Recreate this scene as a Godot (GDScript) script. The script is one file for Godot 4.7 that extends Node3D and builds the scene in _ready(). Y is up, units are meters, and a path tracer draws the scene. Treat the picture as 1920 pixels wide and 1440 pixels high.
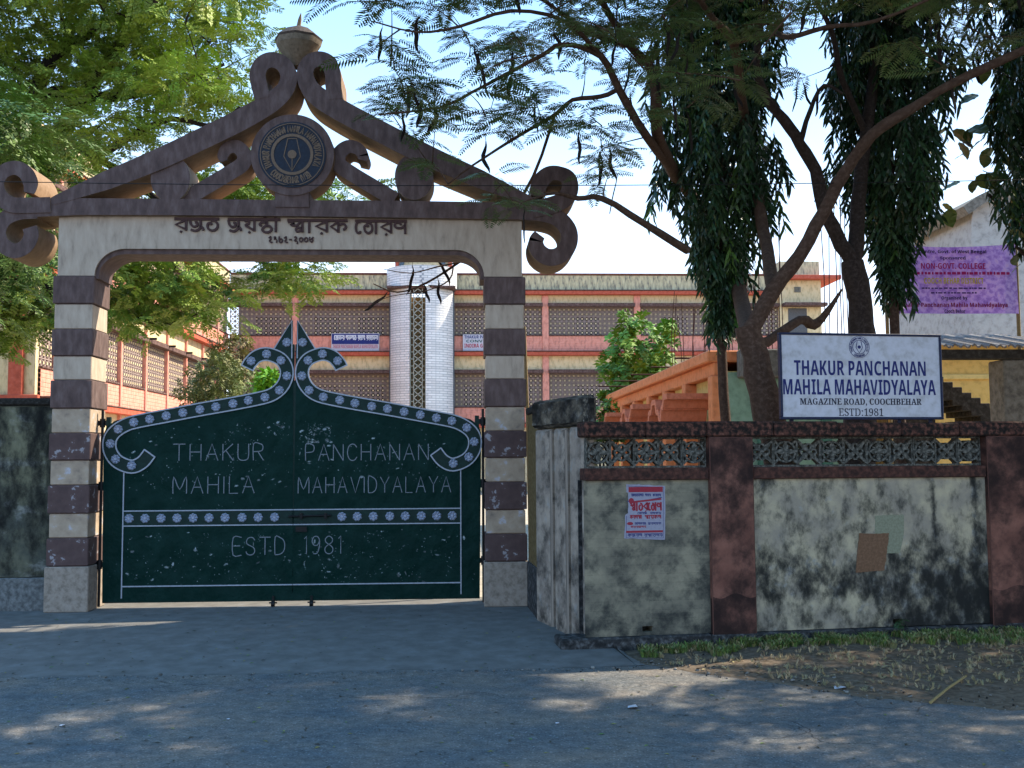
extends Node3D
# A college gate in the shade of roadside trees: road and apron in front, arch with two steel leaves,
# mouldy boundary wall with a signboard, courtyard buildings and trees behind.

var rng := RandomNumberGenerator.new()
var taken := {}
var mats := {}

# ---------------------------------------------------------------- mesh builder
class B:
	var v := PackedVector3Array()
	var n := PackedVector3Array()
	var t := PackedVector2Array()

	func p(a: Vector3, na: Vector3, ua := Vector2.ZERO) -> void:
		v.append(a); n.append(na); t.append(ua)

	func tri(a: Vector3, b: Vector3, c: Vector3, nn := Vector3.ZERO) -> void:
		var g := (b - a).cross(c - a)
		if nn == Vector3.ZERO:
			nn = g.normalized()
		if g.dot(nn) >= 0.0:
			p(a, nn); p(c, nn); p(b, nn)
		else:
			p(a, nn); p(b, nn); p(c, nn)

	func quad(a: Vector3, b: Vector3, c: Vector3, d: Vector3, nn := Vector3.ZERO, us := []) -> void:
		var g := (b - a).cross(c - a)
		if g.length_squared() < 1e-16:
			g = (c - a).cross(d - a)
		if nn == Vector3.ZERO:
			nn = g.normalized()
		var u := [Vector2(0, 1), Vector2(1, 1), Vector2(1, 0), Vector2(0, 0)] if us.is_empty() else us
		if g.dot(nn) >= 0.0:
			p(a, nn, u[0]); p(c, nn, u[2]); p(b, nn, u[1]); p(a, nn, u[0]); p(d, nn, u[3]); p(c, nn, u[2])
		else:
			p(a, nn, u[0]); p(b, nn, u[1]); p(c, nn, u[2]); p(a, nn, u[0]); p(c, nn, u[2]); p(d, nn, u[3])

	# four corners with a normal each
	func soft(a: Vector3, b: Vector3, c: Vector3, d: Vector3, na: Vector3, nb: Vector3, nc: Vector3, nd: Vector3) -> void:
		var g := (b - a).cross(c - a)
		if g.dot(na + nb + nc + nd) >= 0.0:
			p(a, na); p(c, nc); p(b, nb); p(a, na); p(d, nd); p(c, nc)
		else:
			p(a, na); p(b, nb); p(c, nc); p(a, na); p(c, nc); p(d, nd)

	# a box from corner to corner; front face (+z) carries uv 0..1; edges chamfered by e
	func box(lo: Vector3, hi: Vector3, e := 0.0) -> void:
		if e <= 0.0:
			quad(Vector3(lo.x, lo.y, hi.z), Vector3(hi.x, lo.y, hi.z), hi, Vector3(lo.x, hi.y, hi.z), Vector3.BACK)
			quad(Vector3(hi.x, lo.y, lo.z), lo, Vector3(lo.x, hi.y, lo.z), Vector3(hi.x, hi.y, lo.z), Vector3.FORWARD)
			quad(Vector3(lo.x, lo.y, lo.z), Vector3(lo.x, lo.y, hi.z), Vector3(lo.x, hi.y, hi.z), Vector3(lo.x, hi.y, lo.z), Vector3.LEFT)
			quad(Vector3(hi.x, lo.y, hi.z), Vector3(hi.x, lo.y, lo.z), hi - Vector3(0, 0, hi.z - lo.z), hi, Vector3.RIGHT)
			quad(Vector3(lo.x, hi.y, hi.z), hi, Vector3(hi.x, hi.y, lo.z), Vector3(lo.x, hi.y, lo.z), Vector3.UP)
			quad(lo, Vector3(hi.x, lo.y, lo.z), Vector3(hi.x, lo.y, hi.z), Vector3(lo.x, lo.y, hi.z), Vector3.DOWN)
			return
		var c := (lo + hi) / 2.0
		var h := (hi - lo) / 2.0
		e = minf(e, minf(h.x, minf(h.y, h.z)) * 0.9)
		for ax in 3:
			for sg in [-1.0, 1.0]:
				var b1 := (ax + 1) % 3
				var b2 := (ax + 2) % 3
				var q := []
				for s2 in [[-1, -1], [1, -1], [1, 1], [-1, 1]]:
					var w := Vector3.ZERO
					w[ax] = sg * h[ax]; w[b1] = s2[0] * (h[b1] - e); w[b2] = s2[1] * (h[b2] - e)
					q.append(c + w)
				var nn := Vector3.ZERO
				nn[ax] = sg
				var us := []
				for k in 4:
					var d: Vector3 = (q[k] - lo) / (hi - lo)
					us.append(Vector2(d.x, 1.0 - d.y) if ax == 2 else Vector2(d.z * 0.2, 1.0 - d.y) if ax == 0 else Vector2(d.x, d.z * 0.1))
				quad(q[0], q[1], q[2], q[3], nn, us)
		for ax in 3:
			var b1 := (ax + 1) % 3
			var b2 := (ax + 2) % 3
			for s1 in [-1.0, 1.0]:
				for s2 in [-1.0, 1.0]:
					var q := []
					for k in [[-1.0, 0], [1.0, 0], [1.0, 1], [-1.0, 1]]:
						var w := Vector3.ZERO
						w[ax] = k[0] * (h[ax] - e)
						w[b1] = s1 * (h[b1] - (e if k[1] else 0.0)); w[b2] = s2 * (h[b2] - (0.0 if k[1] else e))
						q.append(c + w)
					var nn := Vector3.ZERO
					nn[b1] = s1; nn[b2] = s2
					quad(q[0], q[1], q[2], q[3], nn.normalized())
		for sx in [-1.0, 1.0]:
			for sy in [-1.0, 1.0]:
				for sz in [-1.0, 1.0]:
					var sg := Vector3(sx, sy, sz)
					tri(c + sg * (h - Vector3(0, e, e)), c + sg * (h - Vector3(e, 0, e)), c + sg * (h - Vector3(e, e, 0)), sg.normalized())

	func tube(ps: PackedVector3Array, rs: Array, sides := 6, cap := true) -> void:
		var m := ps.size()
		var ring := []
		var nor := []
		var up := Vector3(0.31, 0.2, 0.93).normalized()
		for i in m:
			var d := (ps[mini(i + 1, m - 1)] - ps[maxi(i - 1, 0)]).normalized()
			var s := d.cross(up)
			if s.length() < 0.1:
				s = d.cross(Vector3(1, 0, 0.1))
			s = s.normalized()
			var w := d.cross(s).normalized()
			up = -w
			up = (up - d * up.dot(d)).normalized()
			var r: float = rs[mini(i, rs.size() - 1)]
			var a := []
			var b := []
			for k in sides:
				var o := s * cos(TAU * k / sides) + w * sin(TAU * k / sides)
				a.append(ps[i] + o * r); b.append(o)
			ring.append(a); nor.append(b)
		for i in m - 1:
			for k in sides:
				var k2 := (k + 1) % sides
				soft(ring[i][k], ring[i][k2], ring[i + 1][k2], ring[i + 1][k], nor[i][k], nor[i][k2], nor[i + 1][k2], nor[i + 1][k])
		if cap:
			for e in [0, m - 1]:
				var nn: Vector3 = (ps[0] - ps[1]).normalized() if e == 0 else (ps[m - 1] - ps[m - 2]).normalized()
				for k in range(1, sides - 1):
					tri(ring[e][0], ring[e][k], ring[e][k + 1], nn)

	func bar(a: Vector3, b: Vector3, r: float, sides := 6) -> void:
		tube(PackedVector3Array([a, b]), [r], sides)

	# profile of (radius, y) turned about y through o; scale squeezes z
	func lathe(pr: Array, o: Vector3, segs := 20, sq := Vector3.ONE) -> void:
		for i in pr.size() - 1:
			var a: Vector2 = pr[i]
			var b: Vector2 = pr[i + 1]
			var sl := Vector2(b.y - a.y, a.x - b.x).normalized()
			for k in segs:
				var q := []
				var m := []
				for kk in [[a, k], [a, k + 1], [b, k + 1], [b, k]]:
					var an: float = TAU * kk[1] / segs
					var d := Vector3(cos(an), 0, sin(an))
					q.append(o + Vector3(d.x * kk[0].x, kk[0].y, d.z * kk[0].x) * sq)
					m.append((d * sl.x + Vector3.UP * sl.y).normalized())
				soft(q[0], q[1], q[2], q[3], m[0], m[1], m[2], m[3])

	# flat polygon (x, y) of thickness z0..z1
	func slab(poly: PackedVector2Array, z0: float, z1: float, side: B = null) -> void:
		if side == null:
			side = self
		var ix := Geometry2D.triangulate_polygon(poly)
		for i in range(0, ix.size(), 3):
			for e in [[z1, Vector3.BACK], [z0, Vector3.FORWARD]]:
				tri(Vector3(poly[ix[i]].x, poly[ix[i]].y, e[0]), Vector3(poly[ix[i + 1]].x, poly[ix[i + 1]].y, e[0]), Vector3(poly[ix[i + 2]].x, poly[ix[i + 2]].y, e[0]), e[1])
		var cw := -1.0 if Geometry2D.is_polygon_clockwise(poly) else 1.0
		for i in poly.size():
			var a := poly[i]
			var b := poly[(i + 1) % poly.size()]
			var nn := Vector3((b - a).y, -(b - a).x, 0).normalized() * cw
			side.quad(Vector3(a.x, a.y, z0), Vector3(b.x, b.y, z0), Vector3(b.x, b.y, z1), Vector3(a.x, a.y, z1), nn)

	# a band of half width hw along a line in the xy plane, z0..z1 thick
	func band(pp: PackedVector2Array, hw: Array, z0: float, z1: float, side: B = null, cap := true, lean := 0.0) -> void:
		if side == null:
			side = self
		var m := pp.size()
		var l := []
		var r := []
		var nn := []
		for i in m:
			var d := (pp[mini(i + 1, m - 1)] - pp[maxi(i - 1, 0)]).normalized()
			if i > 0 and i < m - 1:
				d = ((pp[i + 1] - pp[i]).normalized() + (pp[i] - pp[i - 1]).normalized()).normalized()
			var w := Vector2(-d.y, d.x)
			var h: float = hw[mini(i, hw.size() - 1)]
			l.append(pp[i] + w * h); r.append(pp[i] - w * h); nn.append(Vector3(w.x, w.y, 0))
		for i in m - 1:
			var k0 := lean * i / m
			var k1 := lean * (i + 1) / m
			for e in [[z1, Vector3.BACK], [z0, Vector3.FORWARD]]:
				quad(Vector3(l[i].x, l[i].y, e[0] + k0), Vector3(r[i].x, r[i].y, e[0] + k0), Vector3(r[i + 1].x, r[i + 1].y, e[0] + k1), Vector3(l[i + 1].x, l[i + 1].y, e[0] + k1), e[1])
			side.soft(Vector3(l[i].x, l[i].y, z0), Vector3(l[i + 1].x, l[i + 1].y, z0), Vector3(l[i + 1].x, l[i + 1].y, z1), Vector3(l[i].x, l[i].y, z1), nn[i], nn[i + 1], nn[i + 1], nn[i])
			side.soft(Vector3(r[i].x, r[i].y, z0), Vector3(r[i + 1].x, r[i + 1].y, z0), Vector3(r[i + 1].x, r[i + 1].y, z1), Vector3(r[i].x, r[i].y, z1), -nn[i], -nn[i + 1], -nn[i + 1], -nn[i])
		if cap:
			for e in [0, m - 1]:
				side.quad(Vector3(l[e].x, l[e].y, z0), Vector3(r[e].x, r[e].y, z0), Vector3(r[e].x, r[e].y, z1), Vector3(l[e].x, l[e].y, z1))

	func ring(c: Vector2, r0: float, r1: float, z0: float, z1: float, segs := 40, sq := 1.0) -> void:
		for k in segs:
			var a := TAU * k / segs
			var b := TAU * (k + 1) / segs
			var da := Vector2(cos(a), sin(a) * sq)
			var db := Vector2(cos(b), sin(b) * sq)
			var q := []
			for z in [z0, z1]:
				for e in [[da, r0], [db, r0], [db, r1], [da, r1]]:
					var w: Vector2 = c + e[0] * e[1]
					q.append(Vector3(w.x, w.y, z))
			quad(q[4], q[5], q[6], q[7], Vector3.BACK)
			quad(q[0], q[1], q[2], q[3], Vector3.FORWARD)
			var na := Vector3(da.x, da.y, 0)
			var nb := Vector3(db.x, db.y, 0)
			soft(q[3], q[2], q[6], q[7], na, nb, nb, na)
			soft(q[0], q[1], q[5], q[4], -na, -nb, -nb, -na)

	func disc(c: Vector2, r: float, z0: float, z1: float, segs := 40, side: B = null, sq := 1.0) -> void:
		if side == null:
			side = self
		for k in segs:
			var a := TAU * k / segs
			var b := TAU * (k + 1) / segs
			var na := Vector3(cos(a), sin(a), 0)
			var nb := Vector3(cos(b), sin(b), 0)
			var pa := Vector3(c.x + r * na.x, c.y + r * sq * na.y, 0)
			var pb := Vector3(c.x + r * nb.x, c.y + r * sq * nb.y, 0)
			var o := Vector3(c.x, c.y, 0)
			var f := Vector3(0, 0, z1)
			var g := Vector3(0, 0, z0)
			tri(o + f, pa + f, pb + f, Vector3.BACK)
			tri(o + g, pa + g, pb + g, Vector3.FORWARD)
			side.soft(pa + g, pb + g, pb + f, pa + f, na, nb, nb, na)

	func turn(x: Transform3D, from := 0) -> void:
		for i in range(from, v.size()):
			v[i] = x * v[i]
			n[i] = (x.basis * n[i]).normalized()

	func mesh(into: ArrayMesh = null) -> ArrayMesh:
		if into == null:
			into = ArrayMesh.new()
		if v.is_empty():
			return into
		var a := []
		a.resize(Mesh.ARRAY_MAX)
		a[Mesh.ARRAY_VERTEX] = v; a[Mesh.ARRAY_NORMAL] = n; a[Mesh.ARRAY_TEX_UV] = t
		into.add_surface_from_arrays(Mesh.PRIMITIVE_TRIANGLES, a)
		return into


# ---------------------------------------------------------------- scene helpers
func v2(a: Array) -> PackedVector2Array:
	var o := PackedVector2Array()
	for i in range(0, a.size(), 2):
		o.append(Vector2(a[i], a[i + 1]))
	return o

func smooth2(a: PackedVector2Array, k := 5) -> PackedVector2Array:
	var o := PackedVector2Array()
	for i in a.size() - 1:
		for j in k:
			o.append(a[i].cubic_interpolate(a[i + 1], a[maxi(i - 1, 0)], a[mini(i + 2, a.size() - 1)], float(j) / k))
	o.append(a[a.size() - 1])
	return o

func numbered(called: String) -> String:
	var k: int = taken.get(called, 0)
	taken[called] = k + 1
	return called if k == 0 else "%s_%03d" % [called, k]

func tag(o: Node, label: String, category: String, group := "") -> Node:
	o.set_meta("label", label); o.set_meta("category", category)
	if group:
		o.set_meta("group", group)
	return o

func thing(called: String, label: String, category: String, at := Vector3.ZERO, turn := 0.0, group := "") -> Node3D:
	var o := Node3D.new()
	o.name = numbered(called)
	add_child(o)
	o.position = at; o.rotation.y = turn
	tag(o, label, category, group)
	return o

func part(parent: Node, called: String, b, m, m2: Material = null) -> MeshInstance3D:
	var o := MeshInstance3D.new()
	o.name = numbered(called) if parent == self else called
	o.mesh = b.mesh() if b is B else b
	if m:
		o.set_surface_override_material(0, m)
	if m2:
		o.set_surface_override_material(1, m2)
	parent.add_child(o, true)
	return o

# one mesh of two surfaces: faces and sides
func part2(parent: Node, called: String, f: B, s: B, m: Material, m2: Material) -> MeshInstance3D:
	var me := f.mesh()
	s.mesh(me)
	return part(parent, called, me, m, m2)

func boxp(parent: Node, called: String, lo: Vector3, hi: Vector3, m: Material, e := 0.0) -> MeshInstance3D:
	var b := B.new()
	b.box(lo, hi, e)
	return part(parent, called, b, m)

func setting(o: Node) -> Node:
	o.set_meta("kind", "structure")
	return o

func copies(parent: Node, called: String, mesh: Mesh, m: Material, xs: Array, cols: Array = []) -> MultiMeshInstance3D:
	var mm := MultiMesh.new()
	mm.transform_format = MultiMesh.TRANSFORM_3D
	mm.use_colors = not cols.is_empty()
	mm.mesh = mesh
	mm.instance_count = xs.size()
	for i in xs.size():
		mm.set_instance_transform(i, xs[i])
		if cols:
			mm.set_instance_color(i, cols[i])
	var o := MultiMeshInstance3D.new()
	o.name = numbered(called) if parent == self else called
	o.multimesh = mm
	o.material_override = m
	o.set_meta("kind", "stuff")
	parent.add_child(o, true)
	return o

# ---------------------------------------------------------------- materials
func noise(sd: int, f: float, oct := 4, kind := FastNoiseLite.TYPE_SIMPLEX_SMOOTH) -> FastNoiseLite:
	var z := FastNoiseLite.new()
	z.seed = sd; z.frequency = f; z.noise_type = kind
	z.fractal_type = FastNoiseLite.FRACTAL_FBM; z.fractal_octaves = oct
	return z

func ntex(sd: int, f: float, stops: Array, size := 512, oct := 5) -> NoiseTexture2D:
	var t := NoiseTexture2D.new()
	t.width = size; t.height = size; t.seamless = true; t.generate_mipmaps = false
	t.noise = noise(sd, f, oct)
	t.noise.fractal_gain = 0.62
	var g := Gradient.new()
	var off := PackedFloat32Array()
	var col := PackedColorArray()
	for s in stops:
		off.append(s[0]); col.append(s[1])
	g.offsets = off; g.colors = col
	t.color_ramp = g
	return t

var bumps := {}
func bump(sd: int, f: float, k := 4.0) -> NoiseTexture2D:
	var key := "%d %f" % [sd, f]
	if not bumps.has(key):
		var t := NoiseTexture2D.new()
		t.width = 512; t.height = 512; t.seamless = true; t.generate_mipmaps = false
		t.noise = noise(sd, f, 5)
		t.as_normal_map = true
		t.bump_strength = k
		bumps[key] = t
	return bumps[key]

# a plain surface: base colour c (sRGB) wandering by amt, texture spans per metres, normal relief nb;
# run above 1 draws the pattern out downwards, as rain streaks paint
func M(key: String, c: Color, rough := 0.8, amt := 0.18, per := 2.0, nb := 0.25, extra: Array = [], run := 1.0) -> StandardMaterial3D:
	if mats.has(key):
		return mats[key]
	var m := StandardMaterial3D.new()
	m.resource_name = key
	m.roughness = rough
	m.metallic_specular = 0.35
	if amt > 0.0:
		var stops := [[0.0, c.darkened(amt * 1.1)], [0.35, c.darkened(amt * 0.35)], [0.5, c], [0.65, c.lightened(amt * 0.2)], [1.0, c.lightened(amt * 0.55)]]
		if extra:
			stops = extra
		m.albedo_texture = ntex(hash(key) % 10000, 0.016, stops, 512, 7)
		m.uv1_triplanar = true; m.uv1_world_triplanar = true
		m.uv1_scale = Vector3.ONE / per
	else:
		m.albedo_color = c
	if nb > 0.0:
		m.normal_enabled = true
		m.normal_texture = bump(3, 0.03)
		m.normal_scale = nb
		m.uv1_triplanar = true; m.uv1_world_triplanar = true
		m.uv1_scale = Vector3.ONE / per
	if run != 1.0:
		m.uv1_scale = Vector3(run / per, 1.0 / (run * per), run / per)
	mats[key] = m
	return m

func leafmat(key: String, back: Color, rough := 0.5) -> StandardMaterial3D:
	if mats.has(key):
		return mats[key]
	var m := StandardMaterial3D.new()
	m.resource_name = key
	m.vertex_color_use_as_albedo = true
	m.roughness = rough
	m.metallic_specular = 0.4
	m.backlight_enabled = true
	m.backlight = back
	m.cull_mode = BaseMaterial3D.CULL_DISABLED
	mats[key] = m
	return m

# material with its own picture, laid by the mesh's uv
func picture(key: String, im: Image, rough := 0.85, nb := 0.3) -> StandardMaterial3D:
	var m := StandardMaterial3D.new()
	m.resource_name = key
	m.albedo_texture = ImageTexture.create_from_image(im)
	m.roughness = rough
	m.metallic_specular = 0.3
	m.texture_repeat = false
	if nb > 0.0:
		m.heightmap_enabled = false
	mats[key] = m
	return m

func paint(w: int, h: int, f: Callable) -> Image:
	var im := Image.create_empty(w, h, false, Image.FORMAT_RGB8)
	for y in h:
		for x in w:
			im.set_pixel(x, y, f.call(float(x) / w, float(y) / h))
	return im

func sstep(a: float, b: float, x: float) -> float:
	return smoothstep(a, b, x)

func _ready() -> void:
	# camera: eye height, looking a little up at the gate
	var cam := Camera3D.new()
	cam.name = "camera"
	cam.fov = 40.74
	cam.far = 2000.0
	cam.position = Vector3(0, 1.69, 12)
	cam.basis = Basis(Vector3(0.99880, -0.00621, 0.04858), Vector3(0.00270, 0.99740, 0.07206), Vector3(-0.04890, -0.07185, 0.99622)).orthonormalized()
	cam.current = true
	add_child(cam)
	# sky: pale winter blue whitening towards the horizon
	var env := Environment.new()
	env.background_mode = Environment.BG_SKY
	var sm := ProceduralSkyMaterial.new()
	sm.sky_top_color = Color(0.365, 0.575, 0.775)
	sm.sky_horizon_color = Color(0.93, 0.95, 0.97)
	sm.sky_curve = 0.15
	sm.sky_energy_multiplier = 1.2
	sm.ground_bottom_color = Color(0.35, 0.34, 0.32)
	sm.ground_horizon_color = Color(0.75, 0.78, 0.8)
	sm.sun_angle_max = 75.0
	sm.sun_curve = 0.32
	var sky := Sky.new()
	sky.sky_material = sm
	env.sky = sky
	env.tonemap_mode = Environment.TONE_MAPPER_LINEAR
	env.tonemap_exposure = 2.05
	env.sdfgi_enabled = true
	env.ssao_enabled = true
	env.ssil_enabled = true
	var we := WorldEnvironment.new()
	we.name = "world_environment"
	we.environment = env
	add_child(we)
	# sun: from the right and slightly behind the gate, mid height
	var sun := DirectionalLight3D.new()
	sun.name = "sun"
	sun.light_energy = 1.6
	sun.light_color = Color(1.0, 0.95, 0.86)
	sun.light_angular_distance = 0.55
	sun.shadow_enabled = true
	add_child(sun)
	sun.look_at_from_position(Vector3(0.69, 0.67, -0.28), Vector3.ZERO)
	rng.seed = 1
	build_ground()
	build_arch()
	build_leaves()
	build_walls()
	build_college()
	build_courtyard()
	build_trees()
	build_signs()
	build_wires()

# ---------------------------------------------------------------- ground
func build_ground() -> void:
	var soil := M("courtyard soil", Color(0.42, 0.38, 0.32), 0.95, 0.2, 3.0, 0.3)
	var g := B.new()
	g.quad(Vector3(-400, -0.17, 60), Vector3(400, -0.17, 60), Vector3(400, -0.17, -600), Vector3(-400, -0.17, -600), Vector3.UP)
	setting(part(self, "ground", g, soil))
	var cy := B.new()
	cy.quad(Vector3(-40, -0.02, -0.3), Vector3(40, -0.02, -0.3), Vector3(40, -0.02, -80), Vector3(-40, -0.02, -80), Vector3.UP)
	setting(part(self, "courtyard", cy, M("courtyard paving", Color(0.66, 0.62, 0.55), 0.95, 0.16, 2.5, 0.3)))
	# asphalt: aggregate grain, worn patches, dust, a few cracks and a patched strip
	var n1 := noise(2, 0.006, 6)
	n1.fractal_gain = 0.62
	var n3 := noise(4, 0.05, 4)
	var rr := RandomNumberGenerator.new()
	rr.seed = 4
	var im := paint(1500, 560, func(u, v):
		var x: float = u * 1500.0
		var y: float = v * 560.0
		var a := n1.get_noise_2d(x, y * 1.3)
		var b := rr.randf() - 0.5
		b = b * 0.11 + (0.2 if rr.randf() < 0.02 else 0.0) - (0.16 if rr.randf() < 0.02 else 0.0)
		var k := 0.385 + a * 0.06 + b + n3.get_noise_2d(x, y) * 0.05
		return Color(k * (1.01 + a * 0.12), k, k * (0.975 - a * 0.1)))
	for c in 9:
		var q := Vector2(rr.randf() * 1500.0, rr.randf() * 560.0)
		var an := rr.randf() * TAU
		for k in rr.randi_range(60, 220):
			an += rr.randf_range(-0.35, 0.35)
			q += Vector2(cos(an), sin(an) * 0.8)
			im.set_pixel(posmod(int(q.x), 1500), posmod(int(q.y), 560), Color(0.2, 0.195, 0.19))
	var rm := picture("asphalt", im, 0.88, 0.0)
	rm.normal_enabled = true
	rm.normal_texture = bump(6, 0.25, 6.0)
	rm.normal_scale = 0.2
	var r := B.new()
	# road surface ends along the verge
	var edge := PackedVector2Array([Vector2(-60, 2.6), Vector2(1.3, 2.6)])
	for q in v2([1.504, 2.883, 1.781, 3.136, 2.077, 3.42, 2.367, 3.648, 2.631, 3.903, 2.926, 4.235, 3.38, 4.49, 3.956, 4.742]):
		edge.append(q + Vector2(0, rng.randf_range(-0.02, 0.02)))
	edge.append(Vector2(6.2, 5.1)); edge.append(Vector2(60, 6.0)); edge.append(Vector2(60, 16)); edge.append(Vector2(-60, 16))
	var ix := Geometry2D.triangulate_polygon(edge)
	for i in range(0, ix.size(), 3):
		r.tri(Vector3(edge[ix[i]].x, -0.1, edge[ix[i]].y), Vector3(edge[ix[i + 1]].x, -0.1, edge[ix[i + 1]].y), Vector3(edge[ix[i + 2]].x, -0.1, edge[ix[i + 2]].y), Vector3.UP)
	rm.uv1_scale = Vector3(1.0 / 11.0, 1.0 / 4.1, 1.0)
	rm.texture_repeat = true
	for i in r.v.size():
		r.t[i] = Vector2(r.v[i].x + 5.5, r.v[i].z)
	setting(part(self, "road", r, rm))
	# cement apron rising to the gate, front edge ragged and a little proud of the road
	var ap := B.new()
	var front := []
	for k in 29:
		var x := lerpf(-9.0, 1.52, k / 28.0)
		front.append(Vector2(x, 3.06 - 0.012 * (x + 2.0) + 0.03 * sin(x * 2.3) + rng.randf_range(-0.012, 0.012)))
	var pm := noise(9, 0.9, 4)
	for k in 28:
		var a: Vector2 = front[k]
		var b: Vector2 = front[k + 1]
		var rows := 12
		for j in rows:
			var q := []
			for e in [[a, j], [b, j], [b, j + 1], [a, j + 1]]:
				var t: float = e[1] / float(rows)
				# the right border follows the wing wall
				var x: float = e[0].x
				var z := lerpf(e[0].y, -0.7, t)
				if k >= 20:
					var xr := clampf(lerpf(1.52, 0.72, (e[0].y - z) / 3.0) + 0.06, 0.7, 1.6)
					x = lerpf(-1.5, xr, (x + 1.5) / 3.02) if x > -1.5 else x
				q.append(Vector3(x, lerpf(-0.093, 0.0, (smoothstep(-0.35, 0.75, t) - 0.2386) / 0.7614) + 0.0015 * pm.get_noise_2d(x, z), z))
			ap.soft(q[0], q[1], q[2], q[3], Vector3.UP, Vector3.UP, Vector3.UP, Vector3.UP)
		ap.quad(Vector3(a.x, -0.104, a.y + 0.012), Vector3(b.x, -0.104, b.y + 0.012), Vector3(b.x, -0.0925, b.y), Vector3(a.x, -0.0925, a.y), Vector3.UP)
	ap.quad(Vector3(1.52, -0.15, 3.05), Vector3(1.62, -0.15, 2.3), Vector3(1.35, -0.02, 2.0), Vector3(1.50, -0.093, 3.02))
	var cem := M("apron cement", Color(0.43, 0.42, 0.40), 0.92, 0.12, 2.4, 0.04, [[0.0, Color(0.37, 0.36, 0.345)], [0.4, Color(0.405, 0.395, 0.38)], [0.52, Color(0.42, 0.41, 0.395)], [0.7, Color(0.435, 0.425, 0.41)], [1.0, Color(0.475, 0.47, 0.465)]])
	setting(part(self, "apron", ap, cem))
	# earth verge under the boundary wall, uneven
	var vg := B.new()
	var vn := noise(15, 0.5, 4)
	var hgt := func(x: float, z: float) -> float:
		var wz := 2.37 - 0.12 * (x - 1.2)
		var t := clampf((z - wz) / 2.2, 0.0, 1.0)
		return lerpf(-0.11, -0.118, t) + 0.05 * (1.0 - t) * smoothstep(1.7, 3.2, x) + 0.02 * vn.get_noise_2d(x * 4.0, z * 4.0) + 0.012
	var nx := 70
	for i in nx:
		for j in 19:
			var q := []
			for e in [[i, j], [i + 1, j], [i + 1, j + 1], [i, j + 1]]:
				var x: float = lerpf(1.5, 9.0, e[0] / float(nx))
				var z0 := 2.2 - 0.12 * (x - 1.2)
				var z1: float = 2.84 + 0.93 * (x - 1.51) if x < 2.9 else (4.2 + 0.5 * (x - 2.93) if x < 4.0 else 4.73 + 0.17 * (x - 3.97))
				z1 += 0.05 * sin(x * 7.0) + 0.03 * sin(x * 17.0)
				var z := lerpf(z0, z1, mini(e[1], 18) / 18.0) + (0.2 if e[1] == 19 else 0.0)
				var y: float = hgt.call(x, z)
				if e[1] == 18:
					y = -0.094
				q.append(Vector3(x, maxf(y, -0.108) if e[1] < 19 else -0.125, z))
			vg.quad(q[0], q[1], q[2], q[3], Vector3.ZERO)
	setting(part(self, "verge", vg, M("verge earth", Color(0.385, 0.33, 0.27), 0.98, 0.25, 0.8, 0.6)))
	# grass along the wall foot and thinner, drier blades on the verge
	var gr := RandomNumberGenerator.new()
	gr.seed = 12
	var tuft := func(n: int, h: float, sp: float) -> ArrayMesh:
		var v := PackedVector3Array()
		for k in n:
			var an := gr.randf() * TAU
			var o := Vector3(cos(an), 0, sin(an)) * gr.randf() * 0.03
			var l := Vector3(cos(an), 0, sin(an)) * sp * gr.randf_range(0.3, 1.0)
			var s := Vector3(-sin(an), 0, cos(an)) * 0.004
			var hh := h * gr.randf_range(0.5, 1.0)
			var m := o + l * 0.4 + Vector3(0, hh * 0.7, 0)
			v.append_array([o - s, o + s, m + s, o - s, m + s, m - s, m - s, m + s, o + l + Vector3(0, hh, 0)])
		return tris_mesh(v)
	var xs := []
	var cs := []
	var xd := []
	var cd := []
	var dn := noise(18, 0.7, 3)
	for k in 3900:
		var x := gr.randf_range(1.62, 7.0)
		var z0 := 2.37 - 0.12 * (x - 1.2)
		var reach := 0.24 + 0.25 * dn.get_noise_2d(x * 3.0, 0.0) + 0.08 * (x - 1.5)
		var z := z0 + reach * pow(gr.randf(), 1.3)
		if dn.get_noise_2d(x * 5.0, z * 5.0) < -0.02:
			continue
		var y: float = hgt.call(x, z)
		xs.append(Transform3D(Basis(Vector3.UP, gr.randf() * TAU).scaled(Vector3.ONE * gr.randf_range(0.6, 1.35)), Vector3(x, y - 0.005, z)))
		cs.append(tint(Color(0.12, 0.17, 0.04), 0.35) if gr.randf() < 0.62 else tint(Color(0.24, 0.21, 0.09), 0.25))
	for k in 2600:
		var x := gr.randf_range(1.75, 7.0)
		var z0 := 2.37 - 0.12 * (x - 1.2)
		var z := z0 + gr.randf_range(0.1, 2.0)
		var z1: float = 2.84 + 0.93 * (x - 1.51) if x < 2.9 else (4.2 + 0.5 * (x - 2.93) if x < 4.0 else 4.73)
		if z > z1 - 0.05 or dn.get_noise_2d(x * 5.0 + 50.0, z * 5.0) < 0.0:
			continue
		xd.append(Transform3D(Basis.from_euler(Vector3(gr.randf_range(-1.3, 1.3), gr.randf() * TAU, 0)).scaled(Vector3.ONE * gr.randf_range(0.5, 1.0)), Vector3(x, hgt.call(x, z) + 0.005, z)))
		cd.append(tint(Color(0.28, 0.22, 0.12), 0.3))
	var gm := leafmat("grass blade", Color(0.12, 0.2, 0.03), 0.7)
	var go := copies(self, "grass", tuft.call(9, 0.07, 0.065), gm, xs, cs)
	tag(go, "short green grass growing along the foot of the boundary wall", "grass")
	var so := copies(self, "straw", tuft.call(5, 0.06, 0.04), gm, xd, cd)
	tag(so, "dry straw and dead blades scattered over the earth verge", "straw")
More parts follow.
